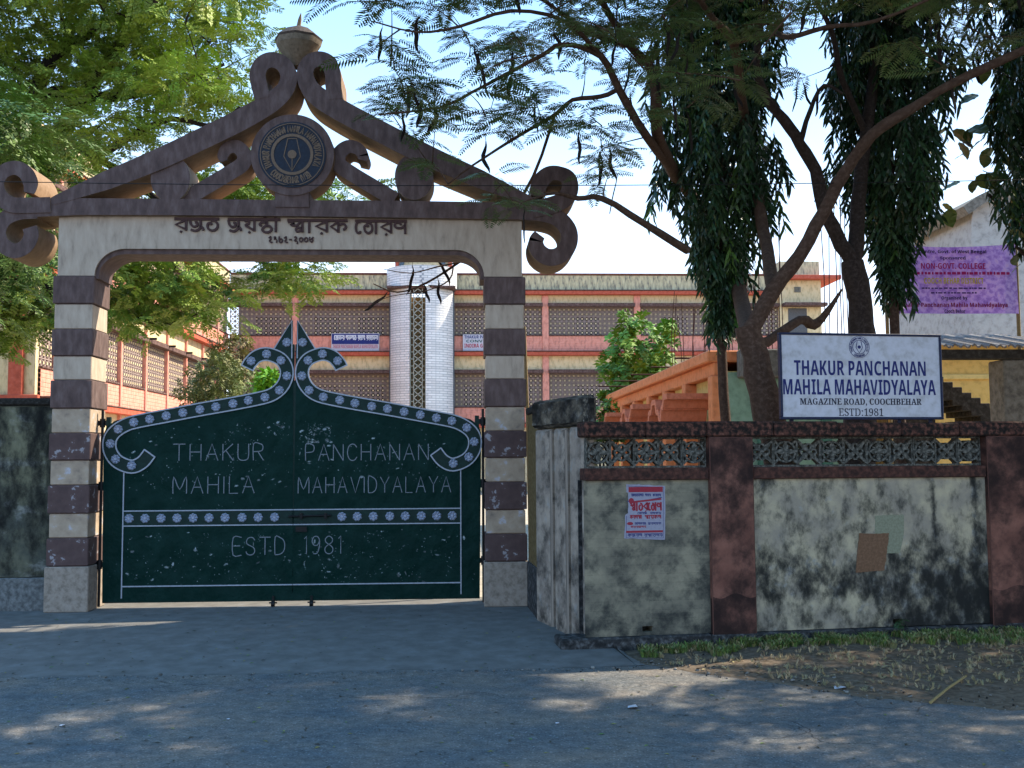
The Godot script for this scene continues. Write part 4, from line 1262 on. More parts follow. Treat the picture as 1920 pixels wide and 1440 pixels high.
# storeys along local x, wall face at z 0, corridor behind; cols are pilaster centres
func facade(o: Node, x0: float, x1: float, cols: Array, wide: float, lit: bool) -> void:
	var salmon := M("salmon paint", Color(0.84, 0.56, 0.49), 0.85, 0.18, 2.2, 0.1, [], 1.6)
	var red := M("red trim", Color(0.70, 0.33, 0.25), 0.85, 0.16, 2.0, 0.1)
	var cream := M("cream band", Color(0.82, 0.73, 0.57), 0.85, 0.22, 2.6, 0.1, [], 1.6)
	var ledge := M("weathered ledge", Color(0.36, 0.27, 0.25), 0.95, 0.35, 1.3, 0.4)
	var gr := M("grille grey", Color(0.56, 0.49, 0.47), 0.9, 0.15, 1.4, 0.0)
	var grn := M("grille boss", Color(0.82, 0.74, 0.60), 0.85, 0.12, 1.0, 0.0)
	var back := M("corridor wall", Color(0.64, 0.58, 0.54), 0.9, 0.12, 2.5, 0.0)
	var glass := M("dark window", Color(0.2, 0.21, 0.22), 0.15, 0.0, 1.0, 0.0)
	var wood := M("window wood", Color(0.30, 0.17, 0.13), 0.7, 0.1, 0.6, 0.0)
	var para := M("mouldy parapet", Color(0.74, 0.66, 0.5), 0.95, 0.2, 3.0, 0.3, [[0.0, Color(0.36, 0.34, 0.31)], [0.28, Color(0.58, 0.54, 0.46)], [0.5, Color(0.73, 0.67, 0.54)], [0.7, Color(0.78, 0.72, 0.58)], [1.0, Color(0.82, 0.77, 0.64)]], 2.0)
	var edges := [x0]
	for c in cols:
		edges.append(c - wide / 2.0); edges.append(c + wide / 2.0)
	edges.append(x1)
	for c in cols:
		boxp(o, "pilaster", Vector3(c - wide / 2.0, 0, -0.25), Vector3(c + wide / 2.0, 10.27, 0.09), salmon, 0.02)
	boxp(o, "corridor_wall", Vector3(x0, 0, -2.3), Vector3(x1, 10.5, -2.1), back)
	boxp(o, "lower_wall", Vector3(x0, 0, -0.25), Vector3(x1, 3.3, -0.02), cream)
	for y in [3.3, 7.06, 10.28]:
		boxp(o, "floor_slab", Vector3(x0, y, -2.1), Vector3(x1, y + 0.2, 0.3 if y < 10 else 0.34), red if y < 10 else red, 0.02)
		boxp(o, "slab_drip", Vector3(x0, y + 0.2, -0.2), Vector3(x1, y + 0.25, 0.33 if y < 10 else 0.38), ledge, 0.015)
	boxp(o, "parapet", Vector3(x0, 10.535, -0.25), Vector3(x1, 11.34, 0.06), para, 0.02)
	boxp(o, "parapet_coping", Vector3(x0, 11.343, -0.3), Vector3(x1, 11.44, 0.12), M("coping red", Color(0.42, 0.25, 0.21), 0.9, 0.3, 1.0, 0.3), 0.02)
	for f in 2:
		var y: float = [3.55, 7.31][f]
		for i in range(0, edges.size(), 2):
			var a: float = edges[i]
			var b: float = edges[i + 1]
			if b - a < 0.4:
				continue
			# ribbed siding of narrow boards
			var sd := B.new()
			var n := 6
			var sh := 0.8 / n
			for k in n:
				sd.box(Vector3(a, y + k * sh, -0.2), Vector3(b, y + (k + 1) * sh - 0.012, 0.03), 0.008)
			sd.box(Vector3(a, y, -0.21), Vector3(b, y + 0.8, 0.02))
			part(o, "siding", sd, salmon)
			boxp(o, "sill", Vector3(a, y + 0.803, -0.22), Vector3(b, y + 0.86, 0.08), ledge, 0.01)
			var H := 1.47 if f == 1 else 1.72
			var top := y + 0.86 + H
			var gm := grille_mesh(b - a, H)
			var g := part(o, "grille", gm[0], gr)
			g.position = Vector3(a, y + 0.86, -0.06)
			part(g, "grille_boss", gm[1], grn).set_meta("kind", "stuff")
			boxp(o, "lintel_shade", Vector3(a - 0.03, top, -0.2), Vector3(b + 0.03, top + 0.2, 0.26), ledge, 0.02)
			boxp(o, "frieze", Vector3(a, top + 0.203, -0.2), Vector3(b, [7.057, 10.277][f], -0.01), cream)
			# windows of the rooms behind the corridor
			var m := maxi(int((b - a) / 2.3), 1)
			for k in m:
				var cx := lerpf(a, b, (k + 0.5) / m)
				var wn := boxp(o, "window", Vector3(cx - 0.68, y + 0.95, -2.1), Vector3(cx + 0.68, y + 2.1, -2.04), wood, 0.01)
				boxp(wn, "pane", Vector3(cx - 0.6, y + 1.02, -2.045), Vector3(cx - 0.03, y + 2.03, -2.03), glass)
				boxp(wn, "pane", Vector3(cx + 0.03, y + 1.02, -2.045), Vector3(cx + 0.6, y + 2.03, -2.03), glass)

func tile_image() -> Image:
	var r := RandomNumberGenerator.new()
	r.seed = 8
	var im := Image.create_empty(256, 256, false, Image.FORMAT_RGB8)
	im.fill(Color(0.55, 0.56, 0.58))
	for j in 16:
		for i in 5:
			var g := r.randf_range(0.80, 0.90)
			im.fill_rect(Rect2i(i * 51 + (25 if j % 2 else 0) - 10, j * 16, 48, 13), Color(g, g * 0.985, g * 0.98))
	return im

func build_college() -> void:
	var o := thing("college_building", "salmon and cream three-storey college block with white tiled round stair tower", "building", Vector3(0, 0, -42))
	facade(o, -12.0, -3.72, [-8.62], 0.34, false)
	facade(o, -0.36, 16.9, [4.43, 9.31, 14.2], 0.34, false)
	var cream := M("cream band", Color.WHITE)
	var red := M("red trim", Color.WHITE)
	var para := M("mouldy parapet", Color.WHITE)
	var tm := StandardMaterial3D.new()
	tm.resource_name = "white wall tile"
	tm.albedo_texture = ImageTexture.create_from_image(tile_image())
	tm.uv1_triplanar = true; tm.uv1_world_triplanar = true
	tm.uv1_scale = Vector3.ONE / 2.0
	tm.roughness = 0.35
	var steel := M("tower border", Color(0.33, 0.37, 0.40), 0.7, 0.15, 1.0, 0.1)
	# stair tower: two bowed tiled faces each side of a lattice strip
	var cx := -2.04
	for s in [[198.0, 250.0], [278.0, 342.0]]:
		var b := B.new()
		for k in 16:
			var a0 := deg_to_rad(lerpf(s[0], s[1], k / 16.0))
			var a1 := deg_to_rad(lerpf(s[0], s[1], (k + 1) / 16.0))
			var p0 := Vector3(cx + 1.7 * cos(a0), 0, 0.15 - 1.5 * sin(a0))
			var p1 := Vector3(cx + 1.7 * cos(a1), 0, 0.15 - 1.5 * sin(a1))
			var n0 := Vector3(cos(a0), 0, -sin(a0))
			var n1 := Vector3(cos(a1), 0, -sin(a1))
			b.soft(p0, p1, p1 + Vector3(0, 10.5, 0), p0 + Vector3(0, 10.5, 0), n0, n1, n1, n0)
		part(o, "tiled_face", b, tm)
	for q in [[-3.72, -3.55], [-0.55, -0.36]]:
		boxp(o, "tower_edge", Vector3(q[0], 0, -0.5), Vector3(q[1], 11.0, 0.42), steel, 0.02)
	boxp(o, "tower_core", Vector3(-3.5, 0, -2.2), Vector3(cx - 0.64, 11.4, 0.35), cream)
	boxp(o, "tower_core", Vector3(cx + 0.32, 0, -2.2), Vector3(-0.6, 11.4, 0.35), cream)
	boxp(o, "shaft_wall", Vector3(cx - 0.64, 0, -2.3), Vector3(cx + 0.32, 10.5, -2.1), cream)
	var lt := B.new()
	var ltm := M("lattice steel", Color(0.62, 0.62, 0.58), 0.6, 0.1, 1.0, 0.0)
	for k in 22:
		var y := 2.45 + k * 0.36
		for d in [[0.0, 0.18], [0.36, 0.18]]:
			for e in [-0.22, 0.22]:
				lt.band(v2([cx - 0.16, y + d[0], cx - 0.16 + e, y + d[1]]), [0.022], 1.44, 1.48)
		for e in [-0.36, 0.36]:
			lt.band(v2([cx - 0.16 + e, y, cx - 0.16 + e * 0.62, y]), [0.02], 1.44, 1.475)
	for e in [-0.38, -0.22, 0.22, 0.38]:
		lt.box(Vector3(cx - 0.16 + e - 0.02, 2.4, 1.425), Vector3(cx - 0.16 + e + 0.02, 10.5, 1.46))
	part(o, "lattice", lt, ltm)
	var rb := B.new()
	for k in 24:
		var a0 := deg_to_rad(lerpf(190, 350, k / 24.0))
		var a1 := deg_to_rad(lerpf(190, 350, (k + 1) / 24.0))
		for h in [[10.52, 10.52, 1.85, 1.85], [10.52, 11.55, 1.85, 1.85], [11.55, 11.55, 1.85, 0.5]]:
			var q := []
			for e in [[a0, h[0], h[2]], [a1, h[0], h[2]], [a1, h[1], h[3]], [a0, h[1], h[3]]]:
				q.append(Vector3(cx + e[2] * cos(e[0]), e[1], 0.15 - e[2] * 0.9 * sin(e[0])))
			if h[0] != h[1]:
				rb.quad(q[0], q[1], q[2], q[3])
			elif h[2] != h[3]:
				rb.quad(q[0], q[1], q[2], q[3], Vector3.UP)
	part(o, "tiled_collar", rb, tm)
	boxp(o, "collar_slab", Vector3(cx - 1.75, 10.4, -0.4), Vector3(cx + 1.75, 10.515, 1.6), M("weathered ledge", Color.WHITE), 0.02)
	boxp(o, "stair_head", Vector3(cx - 1.25, 11.4, -2.4), Vector3(cx + 1.35, 13.6, -0.1), cream)
	var ar := B.new()
	ar.ring(Vector2(cx + 0.03, 11.6), 1.05, 1.25, -0.1, 0.1, 32)
	part(o, "stair_arch", ar, steel)
	for x in [cx - 1.42, cx + 1.36]:
		boxp(o, "stair_head_jamb", Vector3(x, 11.4, -2.4), Vector3(x + 0.2, 13.6, 0.05), red, 0.02)
	# end block with plain rendered wall
	boxp(o, "end_block", Vector3(16.9, 0, -3.0), Vector3(19.16, 11.2, 0.25), cream, 0.02)
	boxp(o, "end_parapet", Vector3(16.95, 11.3, -2.9), Vector3(19.12, 12.1, 0.2), para, 0.02)
	boxp(o, "end_slab", Vector3(16.6, 11.06, -3.2), Vector3(20.1, 11.28, 0.75), red, 0.02)
	boxp(o, "end_shade", Vector3(17.0, 9.62, 0.25), Vector3(19.3, 9.8, 0.85), M("weathered ledge", Color.WHITE), 0.02)
	boxp(o, "end_shutter", Vector3(17.35, 7.4, 0.2), Vector3(18.35, 9.55, 0.29), M("grey shutter", Color(0.34, 0.34, 0.35), 0.7, 0.1, 0.8, 0.1), 0.01)
	var vent := B.new()
	for k in 5:
		vent.box(Vector3(17.7, 10.42 + k * 0.06, 0.25), Vector3(18.05, 10.45 + k * 0.06, 0.3))
	part(o, "end_vent", vent, steel)
	# boards hung on the siding
	var sg := thing("name_board", "blue and white Bengali name board hung on the salmon siding", "sign", Vector3(0, 0, -41.9))
	var q: Array = [-6.744, 7.237, -4.268, 8.239]
	boxp(sg, "board", Vector3(q[0], q[1], 0), Vector3(q[2], q[3], 0.05), M("board pale", Color(0.74, 0.72, 0.76), 0.6, 0.08, 1.0, 0.0))
	var my: float = lerpf(q[1], q[3], 0.44)
	boxp(sg, "blue_field", Vector3(q[0] + 0.03, my, 0.05), Vector3(q[2] - 0.03, q[3] - 0.03, 0.056), M("board blue", Color(0.12, 0.16, 0.42), 0.6, 0.1, 0.8, 0.0))
	var wb := B.new()
	var xs := [0.06, 0.27, 0.30, 0.52, 0.55, 0.7, 0.73, 0.97]
	var ws := [["to", "ka", "ra"], ["na", "ka", "na", "ta"], ["ya", "ja", "na"], ["ya", "ra", "ja", "ka", "ra"]]
	for k in 4:
		var u0: float = lerpf(q[0], q[2], xs[k * 2])
		var u1: float = lerpf(q[0], q[2], xs[k * 2 + 1])
		strokes(wb, bword(ws[k]), u0, my + 0.2, u1, q[3] - 0.12, 0.025, 0.05, 0.062, 0.1)
		wb.band(v2([u0, q[3] - 0.12, u1, q[3] - 0.12]), [0.028], 0.05, 0.063)
	part(sg, "white_words", wb, M("board letters", Color(0.8, 0.8, 0.84), 0.6, 0.0, 1.0, 0.0))
	text(sg, "pink_words", "THAKUR PANCHANAN MAHILA MAHAVIDYALAYA", M("pink ink", Color(0.68, 0.35, 0.42), 0.7, 0.0, 1.0, 0.0), Vector3((q[0] + q[2]) / 2.0, lerpf(q[1], my, 0.72), 0.052), (q[2] - q[0]) * 0.94, 0.2, "Droid Sans", 700, 0.01)
	var s2 := thing("centre_board", "white study centre board with red and green lettering on the siding", "sign", Vector3(0, 0, -41.9))
	q = [0.087, 7.229, 3.079, 8.18]
	boxp(s2, "board", Vector3(q[0], q[1], 0), Vector3(q[2], q[3], 0.05), M("board pale", Color.WHITE))
	var mid: float = (q[0] + q[2]) / 2.0
	text(s2, "board_words", "THAKUR PANCHANAN MAHILA", M("ink blue", Color(0.12, 0.2, 0.42), 0.7, 0.0, 1.0, 0.0), Vector3(mid, q[3] - 0.13, 0.052), (q[2] - q[0]) * 0.95, 0.17, "Droid Sans", 700, 0.01)
	text(s2, "board_words", "CONVERGENCE", M("ink green", Color(0.05, 0.3, 0.28), 0.7, 0.0, 1.0, 0.0), Vector3(mid - 0.2, q[3] - 0.35, 0.052), (q[2] - q[0]) * 0.75, 0.14, "Droid Sans", 700, 0.01)
	text(s2, "board_words", "INDIRA GANDHI NATIONAL", M("ink red", Color(0.62, 0.1, 0.2), 0.7, 0.0, 1.0, 0.0), Vector3(mid, q[3] - 0.59, 0.052), (q[2] - q[0]) * 0.95, 0.2, "Droid Sans", 700, 0.01)
	text(s2, "board_words", "(IGNOU)", mats["ink red"], Vector3(mid + 0.5, q[3] - 0.83, 0.052), 1.0, 0.17, "Droid Sans", 700, 0.01)
	# wing along the courtyard
	var w := thing("college_wing", "sunlit salmon college wing with cement grilles running back from the gate", "building", Vector3(-12, 0, -18.0), PI / 2.0)
	var cols := []
	for k in 8:
		cols.append(1.1 + 2.87 * k)
	facade(w, 0.0, 23.6, cols, 0.16, true)
	# end wall of the wing, in wing axes: x along the courtyard face, z out; the end wall faces local -x
	boxp(w, "end_wall", Vector3(-0.2, 0, -9.0), Vector3(0.0, 11.4, -0.05), cream)
	for z in [-0.55, -3.4, -6.3]:
		boxp(w, "end_pilaster", Vector3(-0.34, 0, z - 0.2), Vector3(-0.2, 10.4, z + 0.2), mats["red trim"], 0.02)
	for y in [3.35, 6.95, 10.3]:
		boxp(w, "end_band", Vector3(-0.36, y, -9.0), Vector3(-0.2, y + 0.22, 0.1), mats["red trim"], 0.02)
	for z in [-2.0, -4.85, -7.7]:
		for y in [4.1, 7.9]:
			var wn := boxp(w, "end_window", Vector3(-0.25, y, z - 0.75), Vector3(-0.18, y + 1.7, z + 0.75), mats["window wood"], 0.01)
			for k in 2:
				boxp(wn, "pane", Vector3(-0.262, y + 0.06, z - 0.68 + k * 0.7), Vector3(-0.249, y + 1.64, z - 0.04 + k * 0.7), mats["dark window"])
	# short iron brackets along the ledge of the wing
	for k in 6:
		boxp(w, "ledge_bracket", Vector3(4.2 + k * 2.6, 6.24, 0.26), Vector3(4.28 + k * 2.6, 6.32, 0.52), mats["hinge black"], 0.01)

func build_courtyard() -> void:
	var orange := M("orange paint", Color(0.86, 0.52, 0.33), 0.8, 0.14, 1.5, 0.1)
	var peach := M("orange awning", Color(0.80, 0.47, 0.35), 0.85, 0.16, 1.0, 0.1)
	var yel := M("pale yellow wall", Color(0.86, 0.74, 0.46), 0.85, 0.1, 1.6, 0.1)
	var mint := M("mint wall", Color(0.52, 0.62, 0.52), 0.85, 0.14, 1.5, 0.1)
	# single-storey hall: local x runs towards the road, local z faces the courtyard
	var h := thing("orange_hall", "single-storey orange and yellow hall with stepped window hoods", "building", Vector3(4.0, 0, -14.8), -PI / 2.0)
	boxp(h, "hall_body", Vector3(0, 0, -2.2), Vector3(11.0, 3.02, -0.06), yel)
	boxp(h, "mint_end", Vector3(11.0, 0, -2.15), Vector3(11.05, 3.0, -0.1), mint)
	for k in 2:
		boxp(h, "mint_pilaster", Vector3(11.05, 0, -0.7 - k * 1.0), Vector3(11.12, 3.0, -0.55 - k * 1.0), M("mint trim", Color(0.3, 0.45, 0.38), 0.85, 0.12, 1.0, 0.1))
	boxp(h, "roof_slab", Vector3(-0.4, 3.16, -2.4), Vector3(11.06, 3.34, 0.2), orange, 0.02)
	boxp(h, "roof_end", Vector3(11.062, 2.9, -2.35), Vector3(11.35, 3.33, -0.25), M("old cement", Color(0.45, 0.42, 0.38), 0.95, 0.25, 1.2, 0.4), 0.02)
	boxp(h, "eave_beam", Vector3(-0.1, 2.95, -0.12), Vector3(11.03, 3.158, 0.1), orange, 0.015)
	for x in [0.05, 1.9, 3.7, 5.5, 7.2, 9.0, 10.92]:
		boxp(h, "pilaster", Vector3(x - 0.14, 0, -0.1), Vector3(x + 0.14, 2.948, 0.14), orange, 0.015)
	for x in [2.8, 6.35, 8.1, 9.95]:
		var wn := boxp(h, "window", Vector3(x - 0.55, 1.0, -0.07), Vector3(x + 0.55, 2.25, 0.0), M("window wood", Color.WHITE), 0.01)
		boxp(wn, "pane", Vector3(x - 0.48, 1.07, -0.01), Vector3(x + 0.48, 2.18, 0.012), M("dark window", Color.WHITE))
	for x in [2.8, 6.35, 9.6]:
		# hood: stepped zigzag slab standing out from the wall
		var hb := B.new()
		var pr := [[-0.95, 2.28], [-0.7, 2.28], [-0.62, 2.46], [-0.42, 2.46], [-0.34, 2.62], [-0.02, 2.62], [0.04, 2.44], [0.22, 2.44], [0.3, 2.3], [0.42, 2.3], [0.5, 2.5], [0.62, 2.5], [0.7, 2.66], [0.98, 2.66]]
		for k in pr.size() - 1:
			var a := Vector2(x + pr[k][0], pr[k][1])
			var b := Vector2(x + pr[k + 1][0], pr[k + 1][1])
			hb.band(PackedVector2Array([a, b]), [0.045], 0.0, 0.75 + 0.002 * (k % 2))
		part(h, "stepped_hood", hb, peach)
	# steel rods standing out of the unfinished columns
	var rust := M("rusty rod", Color(0.24, 0.14, 0.11), 0.9, 0.2, 0.5, 0.0)
	var spots := [[5.0, -11.5, 5.3], [5.6, -9.6, 5.5], [4.7, -8.2, 4.7], [5.4, -6.9, 5.9], [5.0, -5.6, 5.0], [6.4, -5.4, 6.2], [6.2, -8.0, 6.4], [7.2, -6.6, 6.6]]
	for s in spots:
		var r := thing("rebar_cluster", "rusty steel rods standing upright on the roof of the orange hall", "rebar", Vector3(s[0], 3.335, s[1]), 0, "rods on the hall roof")
		for k in 4:
			var b := B.new()
			var dx := 0.11 * (1 if k % 2 else -1)
			var dz := 0.11 * (1 if k > 1 else -1)
			var hh: float = s[2] - 3.3 + rng.randf_range(-0.4, 0.3)
			b.tube(PackedVector3Array([Vector3(dx, 0, dz), Vector3(dx + rng.randf_range(-0.03, 0.03), hh * 0.5, dz), Vector3(dx + rng.randf_range(-0.1, 0.1), hh, dz + rng.randf_range(-0.08, 0.08))]), [0.01, 0.009, 0.008], 5)
			part(r, "rod", b, rust)
	for k in 5:
		var b := B.new()
		var z0 := -12.0 + k * 1.7
		b.tube(PackedVector3Array([Vector3(3.2 + 0.1 * k, 3.36, z0), Vector3(4.6, 3.38, z0 - 0.3), Vector3(6.4, 3.37, z0 - 0.8)]), [0.016], 5)
		tag(part(self, "loose_rod", b, rust), "rusty steel rod lying across the eave of the orange hall", "rebar", "loose rods on the hall roof")
	# yellow house, stairs and lean-to beyond the signboard
	var y := thing("yellow_house", "pale yellow rendered house beyond the signboard", "building", Vector3(0, 0, -8.0))
	boxp(y, "house_wall", Vector3(7.8, 0, -4.0), Vector3(15.0, 3.9, 0.0), M("sun yellow wall", Color(0.84, 0.68, 0.38), 0.85, 0.12, 1.8, 0.1), 0.02)
	boxp(y, "house_band", Vector3(7.75, 3.2, -4.0), Vector3(15.0, 3.3, 0.04), yel, 0.01)
	boxp(y, "house_roof", Vector3(7.5, 3.9, -4.3), Vector3(15.2, 4.02, 0.4), M("old cement", Color(0.45, 0.42, 0.38), 0.95, 0.25, 1.2, 0.4), 0.02)
	var st := thing("concrete_stair", "dark bare concrete stair climbing in front of the yellow house", "stair", Vector3(0, 0, -4.5))
	var q: Array = [7.861, 2.896, 8.925, 2.281]
	var n := 7
	var sw: float = (q[2] - q[0]) / n
	var shh: float = (q[1] - q[3]) / n
	for k in n + 12:
		var top: float = q[1] - shh * k
		if top < 0.1:
			break
		boxp(st, "step", Vector3(q[0] + sw * k, maxf(top - 0.3, 0.0), -0.9), Vector3(q[0] + sw * (k + 1) + 0.02, top + 0.003 * (k % 2), 0.0), M("dark cement", Color(0.22, 0.2, 0.18), 0.95, 0.25, 0.9, 0.4), 0.01)
	for k in 4:
		boxp(st, "step", Vector3(q[0] - sw * (k + 1), q[1] + shh * k - 0.25, -0.9), Vector3(q[0] - sw * k + 0.02, q[1] + shh * (k + 1) + 0.003 * (k % 2), 0.0), mats["dark cement"], 0.01)
	boxp(st, "stair_pier", Vector3(q[0] - 0.9, 0.0, -0.8), Vector3(q[0] - 0.1, q[1] - 0.2, -0.1), mats["dark cement"])
	var ln := thing("lean_to", "old lean-to with a ragged corrugated roof on a cement post", "shed", Vector3(0, 0, -2.6))
	var lq: Array = [6.941, 3.23, 8.737, 3.228]
	var cr := B.new()
	var m := 44
	for k in m:
		var xa := lerpf(lq[0], lq[2], float(k) / m)
		var xb := lerpf(lq[0], lq[2], float(k + 1) / m)
		var ya: float = lq[1] + 0.05 + 0.022 * sin(k * 1.9)
		var yb: float = lq[1] + 0.05 + 0.022 * sin((k + 1) * 1.9)
		var f := 0.03 * sin(k * 5.3)
		cr.quad(Vector3(xa, ya, 0.1 + f), Vector3(xb, yb, 0.1 + f), Vector3(xb, yb + 0.35, -1.6), Vector3(xa, ya + 0.35, -1.6))
		cr.quad(Vector3(xa, ya - 0.03, 0.1 + f), Vector3(xb, yb - 0.03, 0.1 + f), Vector3(xb, yb, 0.1 + f), Vector3(xa, ya, 0.1 + f))
	part(ln, "corrugated_roof", cr, M("weathered tin", Color(0.5, 0.48, 0.47), 0.7, 0.3, 0.6, 0.3))
	boxp(ln, "roof_beam", Vector3(lq[0], lq[1] - 0.14, -0.2), Vector3(lq[2], lq[1] + 0.0, 0.0), mats["dark cement"], 0.01)
	var pq: Array = [7.894, 2.879, 8.522, 2.877]
	boxp(ln, "cement_post", Vector3(pq[0], 0, -0.5), Vector3(pq[2], lq[1] - 0.142, -0.05), M("old cement", Color.WHITE), 0.02)
	# grey gabled house farther back
	var gb := thing("gabled_house", "grey weathered house with a sloping gable behind the purple banner", "building", Vector3(0, 0, -15))
	var gf := B.new()
	gf.slab(v2([13.604, 2.462, 13.823, 8.065, 13.929, 8.506, 14.594, 8.804, 16.374, 9.289, 16.062, 2.45]), -5.0, 0.0)
	part(gb, "house_body", gf, M("grey render", Color(0.66, 0.64, 0.62), 0.95, 0.2, 2.2, 0.3))
	var ge := B.new()
	ge.band(v2([13.505, 8.24, 13.93, 8.536, 14.641, 8.878, 16.452, 9.349]), [0.13], -5.2, 0.35)
	part(gb, "gable_edge", ge, M("old cement", Color.WHITE))
	# purple flex banner between two bamboo poles
	var bn := thing("flex_banner", "purple printed seminar banner strung up behind the mast tree", "banner", Vector3(0, 0, -4.0))
	var bq: Array = [6.797, 3.949, 8.904, 5.081]
	var sheet := B.new()
	var X0: float = bq[0]
	var X1: float = bq[2]
	var Y0: float = bq[1]
	var Y1: float = bq[3]
	for i in 24:
		for j in 10:
			var p := []
			for e in [[i, j], [i + 1, j], [i + 1, j + 1], [i, j + 1]]:
				var u: float = e[0] / 24.0
				var v: float = e[1] / 10.0
				p.append(Vector3(lerpf(X0, X1, u), lerpf(Y0, Y1, v) - 0.06 * sin(PI * u) * v, 0.02 * sin(u * 9.0 + v * 2.0)))
			sheet.quad(p[0], p[1], p[2], p[3])
	var bm := M("banner print", Color(0.56, 0.42, 0.66), 0.6, 0.1, 1.1, 0.0, [[0.0, Color(0.52, 0.38, 0.66)], [0.4, Color(0.66, 0.53, 0.78)], [0.52, Color(0.72, 0.6, 0.82)], [0.6, Color(0.77, 0.66, 0.84)], [1.0, Color(0.82, 0.68, 0.78)]])
	bm.backlight_enabled = true
	bm.backlight = Color(0.5, 0.4, 0.55)
	part(bn, "sheet", sheet, bm)
	var wd := X1 - X0
	var cx := (X0 + X1) / 2.0
	for t in [["Centre, Govt. of West Bengal", 0.9, 0.52, 0.055, Color(0.15, 0.1, 0.2), "Droid Sans"], ["Sponsored", 0.81, 0.2, 0.05, Color(0.15, 0.1, 0.2), "Droid Serif"], ["NON-GOVT. COLLEGE", 0.7, 0.5, 0.07, Color(0.65, 0.1, 0.35), "Droid Sans"], ["COOCH BEHAR DISTRICT", 0.49, 0.46, 0.07, Color(0.78, 0.68, 0.1), "Droid Sans"], ["Organised by", 0.24, 0.2, 0.055, Color(0.15, 0.1, 0.2), "Droid Sans"], ["Thakur Panchanan Mahila Mahavidyalaya", 0.14, 0.82, 0.07, Color(0.5, 0.06, 0.22), "Droid Sans"], ["Cooch Behar", 0.06, 0.16, 0.045, Color(0.15, 0.1, 0.2), "Droid Sans"]]:
		text(bn, "banner_words", t[0], M("banner ink %s" % t[4], t[4], 0.7, 0.0, 1.0, 0.0), Vector3(cx, lerpf(Y0, Y1, t[1]) - 0.03, 0.026), wd * t[2], t[3] * 1.35, t[5], 700, 0.004)
	# lines too blurred to read: dashes of ink
	for r in [[0.6, 0.84, 0.024, Color(0.65, 0.1, 0.35)], [0.385, 0.5, 0.013, Color(0.3, 0.2, 0.4)], [0.32, 0.36, 0.013, Color(0.3, 0.2, 0.4)]]:
		var bl := B.new()
		var bx: float = cx - wd * r[1] / 2.0
		while bx < cx + wd * r[1] / 2.0:
			var bw := rng.randf_range(0.02, 0.07)
			var by: float = lerpf(Y0, Y1, r[0]) - 0.03
			bl.box(Vector3(bx, by - r[2], 0.024), Vector3(bx + bw, by + r[2] * rng.randf_range(0.6, 1.0), 0.03))
			bx += bw + rng.randf_range(0.012, 0.03)
		part(bn, "blurred_line", bl, M("banner ink %s" % r[3], r[3], 0.7, 0.0, 1.0, 0.0)).set_meta("kind", "stuff")
	var bam := M("bamboo", Color(0.5, 0.42, 0.28), 0.7, 0.2, 0.4, 0.1)
	for x in [X0 - 0.02, X1 + 0.02]:
		var b := B.new()
		b.bar(Vector3(x, 0, -0.05), Vector3(x, Y1 + 0.25, -0.05), 0.03, 8)
		part(bn, "bamboo_pole", b, bam)
	# bamboo pole leaning behind the gate pillar
	var bp := B.new()
	var p0: Array = [0.811, 3.385, 0.849, 2.095]
	bp.tube(PackedVector3Array([Vector3(p0[2] + 0.03, 0, -1.2), Vector3(p0[2], p0[3], -1.2), Vector3(p0[0], p0[1], -1.2)]), [0.028, 0.026, 0.022], 8)
	tag(part(self, "bamboo_pole", bp, bam), "pale bamboo pole standing behind the pillar of the PANCHANAN leaf", "pole")

# ---------------------------------------------------------------- trees
func bark(key: String, c: Color) -> StandardMaterial3D:
	return M(key, c, 0.95, 0.28, 0.5, 0.6)

func limb(b: B, a: Array, sides := 8) -> PackedVector3Array:
	var ps := PackedVector3Array()
	var rs := []
	var n := a.size() / 4
	var raw := []
	for i in n:
		raw.append(Vector3(a[i * 4], a[i * 4 + 1], a[i * 4 + 2]))
	for i in n - 1:
		for j in 3:
			var t := j / 3.0
			var q: Vector3 = raw[i].cubic_interpolate(raw[i + 1], raw[maxi(i - 1, 0)], raw[mini(i + 2, n - 1)], t)
			var r := lerpf(a[i * 4 + 3], a[i * 4 + 7], t)
			ps.append(q + Vector3(rng.randf_range(-1, 1), rng.randf_range(-1, 1), rng.randf_range(-1, 1)) * r * 0.12)
			rs.append(r * rng.randf_range(0.94, 1.06))
	ps.append(raw[n - 1]); rs.append(a[(n - 1) * 4 + 3])
	b.tube(ps, rs, sides)
	return ps

func tris_mesh(v: PackedVector3Array) -> ArrayMesh:
	var b := B.new()
	for i in range(0, v.size(), 3):
		b.tri(v[i], v[i + 1], v[i + 2])
	return b.mesh()

